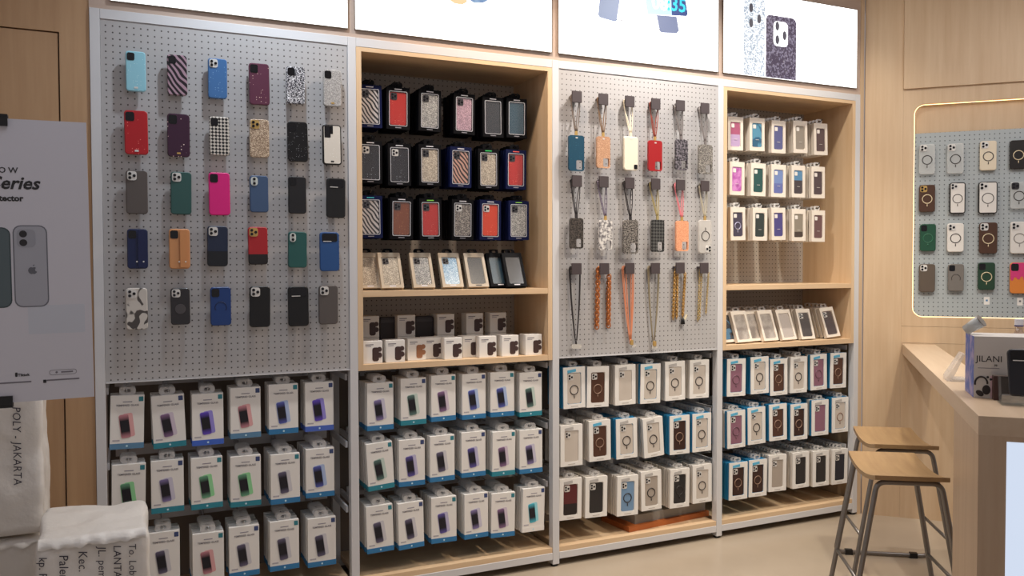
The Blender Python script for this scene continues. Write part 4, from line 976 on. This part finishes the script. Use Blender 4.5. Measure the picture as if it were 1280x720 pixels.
# ================================================================== POSTER AND STAND
PX0, PX1, PZ0, PZ1, PY = -.56, .0, 1.108, 1.886, -.95
t = thing('poster', 'grey-white poster with phone picture and Series lettering on a stand', 'poster', ((PX0+PX1)/2, PY, (PZ0+PZ1)/2), (0, -.012, 0))
pw_, ph = PX1-PX0, PZ1-PZ0
made('sheet', lambda b: box(b, -pw_/2, pw_/2, 0, .004, -ph/2, ph/2), mat('#cfcdd4', .3), t)
def pl(x, y): a, z = px(x, y, PY); return a-(PX0+PX1)/2, z-(PZ0+PZ1)/2
def word(name, s, size, xr, y, bold, shear, m, space=1.0):
    a, z = pl(xr, y); link(name, text_mesh(s, size, bold, shear, space, 'RIGHT'), m, t, (a, -.0006, z))
word('lettering', 'NOW', .022, 24, 214, .0003, 0, INK, 1.5)
word('lettering', 'Series', .048, 50, 231, .0012, .28, INK)
word('lettering', 'protector', .0225, 30, 249, .0009, 0, INK)
def phone_pic(x0, x1, y0, y1, m, edge):
    a0, z0 = pl(x0, y0); a1, z1 = pl(x1, y1)
    p = flat('phone_picture', a1-a0, z0-z1, .02, 0, edge, t, (a0+a1)/2, (z0+z1)/2, .0006)
    flat('picture_back', a1-a0-.006, z0-z1-.006, .018, -.0006, m, p, 0, 0, .0004); return p, (a0+a1)/2, (z0+z1)/2, a1-a0, z0-z1
phone_pic(-30, 15, 284, 385, mat('#566468', .4), mat('#38474a', .4))
p, cx, cz, w, h = phone_pic(16, 61, 282, 384, mat('#a9aab2', .4), mat('#6d6e76', .4))
flat('camera_picture', .045, .05, .012, -.0011, mat('#9a9ba3', .4), p, -w/2+.032, h/2-.036, .0004)
for dz in (.012, -.012): flat('lens_picture', .019, .019, .0094, -.0016, INK, p, -w/2+.025, h/2-.036+dz, .0004)
def apple(b):
    out = []
    for k in range(40):
        a = 2*PI*k/40; r = .0105*(1+.06*math.cos(2*a))
        x, z = r*math.cos(a), r*1.05*math.sin(a)
        if x > .0055 and abs(z-.002) < .0055: x = min(x, .0102-.0045*math.sqrt(max(0, 1-((z-.002)/.0055)**2)))
        if z > .008: z -= .002*max(0, 1-abs(x)/.005)
        if z < -.008: z += .0015*max(0, 1-abs(x)/.003)
        out.append((x, z))
    slab(b, [(out, -.0004), (out, 0)])
    lf = [(.0005, .0115), (.001, .0145), (.0045, .0172), (.0042, .014)]
    slab(b, [(lf, -.0004), (lf, 0)])
made('emblem_picture', apple, mat('#63646b', .4), p, (.004, -.0011, -.012))
a, z = pl(40, 432); flat('printed_mountain', .14, .08, .004, 0, mat('#c6c9d2', .3), t, a+.06, z+.07, .0003)
word('lettering', 'Tiktok', .0105, 35, 469, .0003, 0, INK); a, z = pl(18.5, 469); flat('note_mark', .006, .012, .002, 0, INK, t, a, z, .0006)
a, z = pl(77, 466)
made('outlined_pill', lambda b: plate(b, rr(.068, .014, .0065, 4, a, z), [rr(.066, .012, .0058, 4, a, z)], -.0006, 0), GREYINK, t)
flat('printed_line', .03, .004, .001, 0, GREYINK, t, a+.01, z, .0005); flat('printed_mark', .006, .006, .0029, 0, GREYINK, t, a-.016, z, .0005)
a, z = pl(54, 477.5); flat('printed_mark', .008, .009, .001, 0, INK, t, a, z, .0006)
for x0, x1, y in ((-10, 32, 479), (60, 94, 475.3)):
    a, z = pl((x0+x1)/2, y); flat('printed_line', (x1-x0)*.0024, .004, .001, 0, GREYINK, t, a, z, .0005)
s = thing('poster_stand', 'black stand whose clamps grip the poster top and bottom', 'stand', (-.36, PY, 0))
made('pole', lambda b: tube(b, [(0, .03, .02), (0, .03, 1.9)], .014, 12), BLACK, s, smooth=True)
made('base', lambda b: slab(b, [(rr(.3, .02, .008, 3, 0, .01), -.1), (rr(.3, .02, .008, 3, 0, .01), .12)]), BLACK, s)
for z in (PZ1-.008, PZ0+.006):
    made('clamp', lambda b: (box(b, -.17, .164, -.010, -.002, z-.012, z+.014), box(b, -.17, .164, .0062, .017, z-.012, z+.014), box(b, -.17, .164, -.01, .017, z+.0145 if z > 1.5 else z-.018, z+.02 if z > 1.5 else z-.0125)), BLACK, s)
# ================================================================== WRAPPED PARCELS
def parcel(b, w, d, h, seed, r=.022, amp=.012):
    n = 24
    bmesh.ops.create_cube(b, size=1)
    bmesh.ops.subdivide_edges(b, edges=b.edges[:], cuts=n, use_grid_fill=True)
    for v in b.verts:
        p = Vector((v.co.x*w, v.co.y*d, v.co.z*h))
        q = Vector((max(-w/2+r, min(w/2-r, p.x)), max(-d/2+r, min(d/2-r, p.y)), max(-h/2+r, min(h/2-r, p.z))))
        dv = p-q
        if dv.length > r: p = q+dv.normalized()*r
        nz = noise.fractal(Vector((p.x*7+seed, p.y*7, p.z*7)), 1.0, 2.0, 3)
        dirn = Vector((v.co.x, v.co.y, v.co.z)).normalized()
        k = 1 if v.co.z > -.49 else 0
        p += dirn*(nz*amp-amp*.6)*k
        v.co = p+Vector((0, 0, h/2))
WRAP = mat('#e2ddd6', .38, 0, 'plastic')
def wrapped(label, w, d, h, loc, seed, writing, rz=0.0):
    t = thing('wrapped_parcel', label, 'parcel', loc, (0, 0, rz), 'white wrapped parcels')
    made('wrapping', lambda b: parcel(b, w, d, h, seed), WRAP, t, smooth=True)
    for s_, xp, yp, size in writing:
        a, z = px(xp, yp, loc[1]-d/2)
        link('handwriting', text_mesh(s_, size, 0, .15, 1.05, 'LEFT'), mat('#3b3742', .6), t, (a-loc[0], -d/2-.0015, z-loc[2]), (0, PI/2, 0))
    def flap(b):
        n = 40; A = []; B_ = []
        for k in range(n+1):
            x = -w/2+.015+(w-.03)*k/n
            A.append(b.verts.new((x, -d/2+.03, h+.001))); 
            B_.append((b.verts.new((x, -d/2-.004-.002*math.sin(k*1.1+seed), h-.012)), b.verts.new((x, -d/2-.0035-.003*math.sin(k*.7+seed), h-.024-.012*noise.noise(Vector((k*.3, seed, 0)))))))
        for k in range(n):
            b.faces.new((A[k], A[k+1], B_[k+1][0], B_[k][0])); b.faces.new((B_[k][0], B_[k+1][0], B_[k+1][1], B_[k][1]))
    made('wrap_flap', flap, WRAP, t, smooth=True)
    return t
FX0, FX1 = -.168, .152
t = wrapped('big white wrapped parcel addressed in black pen, beside first bay', FX1-FX0, .42, .675, ((FX0+FX1)/2, -.62, 0), 3.1,
        [('To. Loby', 165, 679, .029), ('LANTAI', 146, 681, .03), ('JL. pem', 127, 683, .03), ('Kec.', 103, 688, .034), ('Palem', 79, 693, .034), ('kp. P', 53, 696, .03)])
wrapped('white wrapped parcel under another, behind the poster stand', .4, .3, .565, (-.37, -.23, 0), 8.7, [])
wrapped('upper white wrapped parcel with POLY JAKARTA pen writing', .4, .2, .52, (-.362, -.29, .579), 5.3, [('POLY - JAKARTA', 20, 508, .034)])
# ================================================================== LIGHTS
def spot(x, y, z, tx, ty, tz, e, col, ang=95, blend=.8, size=.05):
    l = bpy.data.lights.new('track_spot', 'SPOT'); l.energy = e; l.color = col; l.spot_size = math.radians(ang); l.spot_blend = blend; l.shadow_soft_size = size
    o = bpy.data.objects.new('track_spot', l); COL.objects.link(o); o.location = (x, y, z)
    o.rotation_euler = (Vector((tx, ty, tz))-Vector((x, y, z))).to_track_quat('-Z', 'Y').to_euler()
def area(x, y, z, sx, sy, e, col, rot=(0, 0, 0)):  # unseen soft fill added below the ceiling to balance the brightness
    l = bpy.data.lights.new('ceiling_panel', 'AREA'); l.shape = 'RECTANGLE'; l.size = sx; l.size_y = sy; l.energy = e; l.color = col
    o = bpy.data.objects.new('ceiling_panel', l); COL.objects.link(o); o.location = (x, y, z); o.rotation_euler = rot
RIG = dict(s0=(1, 1, 1), s1=(1, 1, 1), s2=(1, 1, 1), s3=(1, 1, 1), aL=(1, 1, 1), aM=(1, 1, 1), aR=(1, 1, 1), f2=(1, 1, 1), f3=(1, 1, 1), wd=(1, 1, 1))
RIG = dict(s0=(2.2, 2.45, 2.7), s1=(3.5, 2.8, 2.2), s2=(5.4, 5.0, 4.6), s3=(2.3, 2.1, 1.8), aL=(.16, .18, .22), aM=(0, 0, 0), aR=(.82, .8, .8), f2=(2.0, 1.7, 1.35), f3=(2.4, 2.2, 1.8), wd=(1.68, 1.54, 1.54))
BASE = dict(s0=20, s1=20, s2=20, s3=20, aL=40, aM=40, aR=40, f2=40, f3=40, wd=.2)
def lit(k):
    c = RIG[k]; m = max(c)
    return (m*BASE[k], tuple(q/m for q in c)) if m > 1e-6 else (0, (1, 1, 1))
for k, x in (('s0', .66), ('s1', 1.63), ('s2', 2.55), ('s3', 3.47)):
    spot(x, -.42, 3.14, x, -.05, .9, *lit(k), 120, 1.0, .04)
spot(2.3, -1.7, 3.14, 2.5, .1, .3, *lit('f2'), 56, .7, .05)
spot(3.3, -1.6, 3.14, 3.5, .1, .4, *lit('f3'), 66, .8, .05)
area(.3, -1.9, 3.17, 1.2, 1.2, *lit('aL')); area(2.3, -2.6, 3.17, 1.2, 1.2, *lit('aM')); area(3.7, -1.9, 3.17, 1.2, 1.2, *lit('aR'))
w = bpy.data.worlds.new('world'); sc.world = w; w.use_nodes = True
we, wc = lit('wd')
w.node_tree.nodes['Background'].inputs[0].default_value = (*wc, 1); w.node_tree.nodes['Background'].inputs[1].default_value = we
sc.view_settings.view_transform = 'Standard'; sc.view_settings.look = 'None'; sc.view_settings.gamma = 1; sc.view_settings.use_curve_mapping = False
sc.view_settings.exposure = 0.0
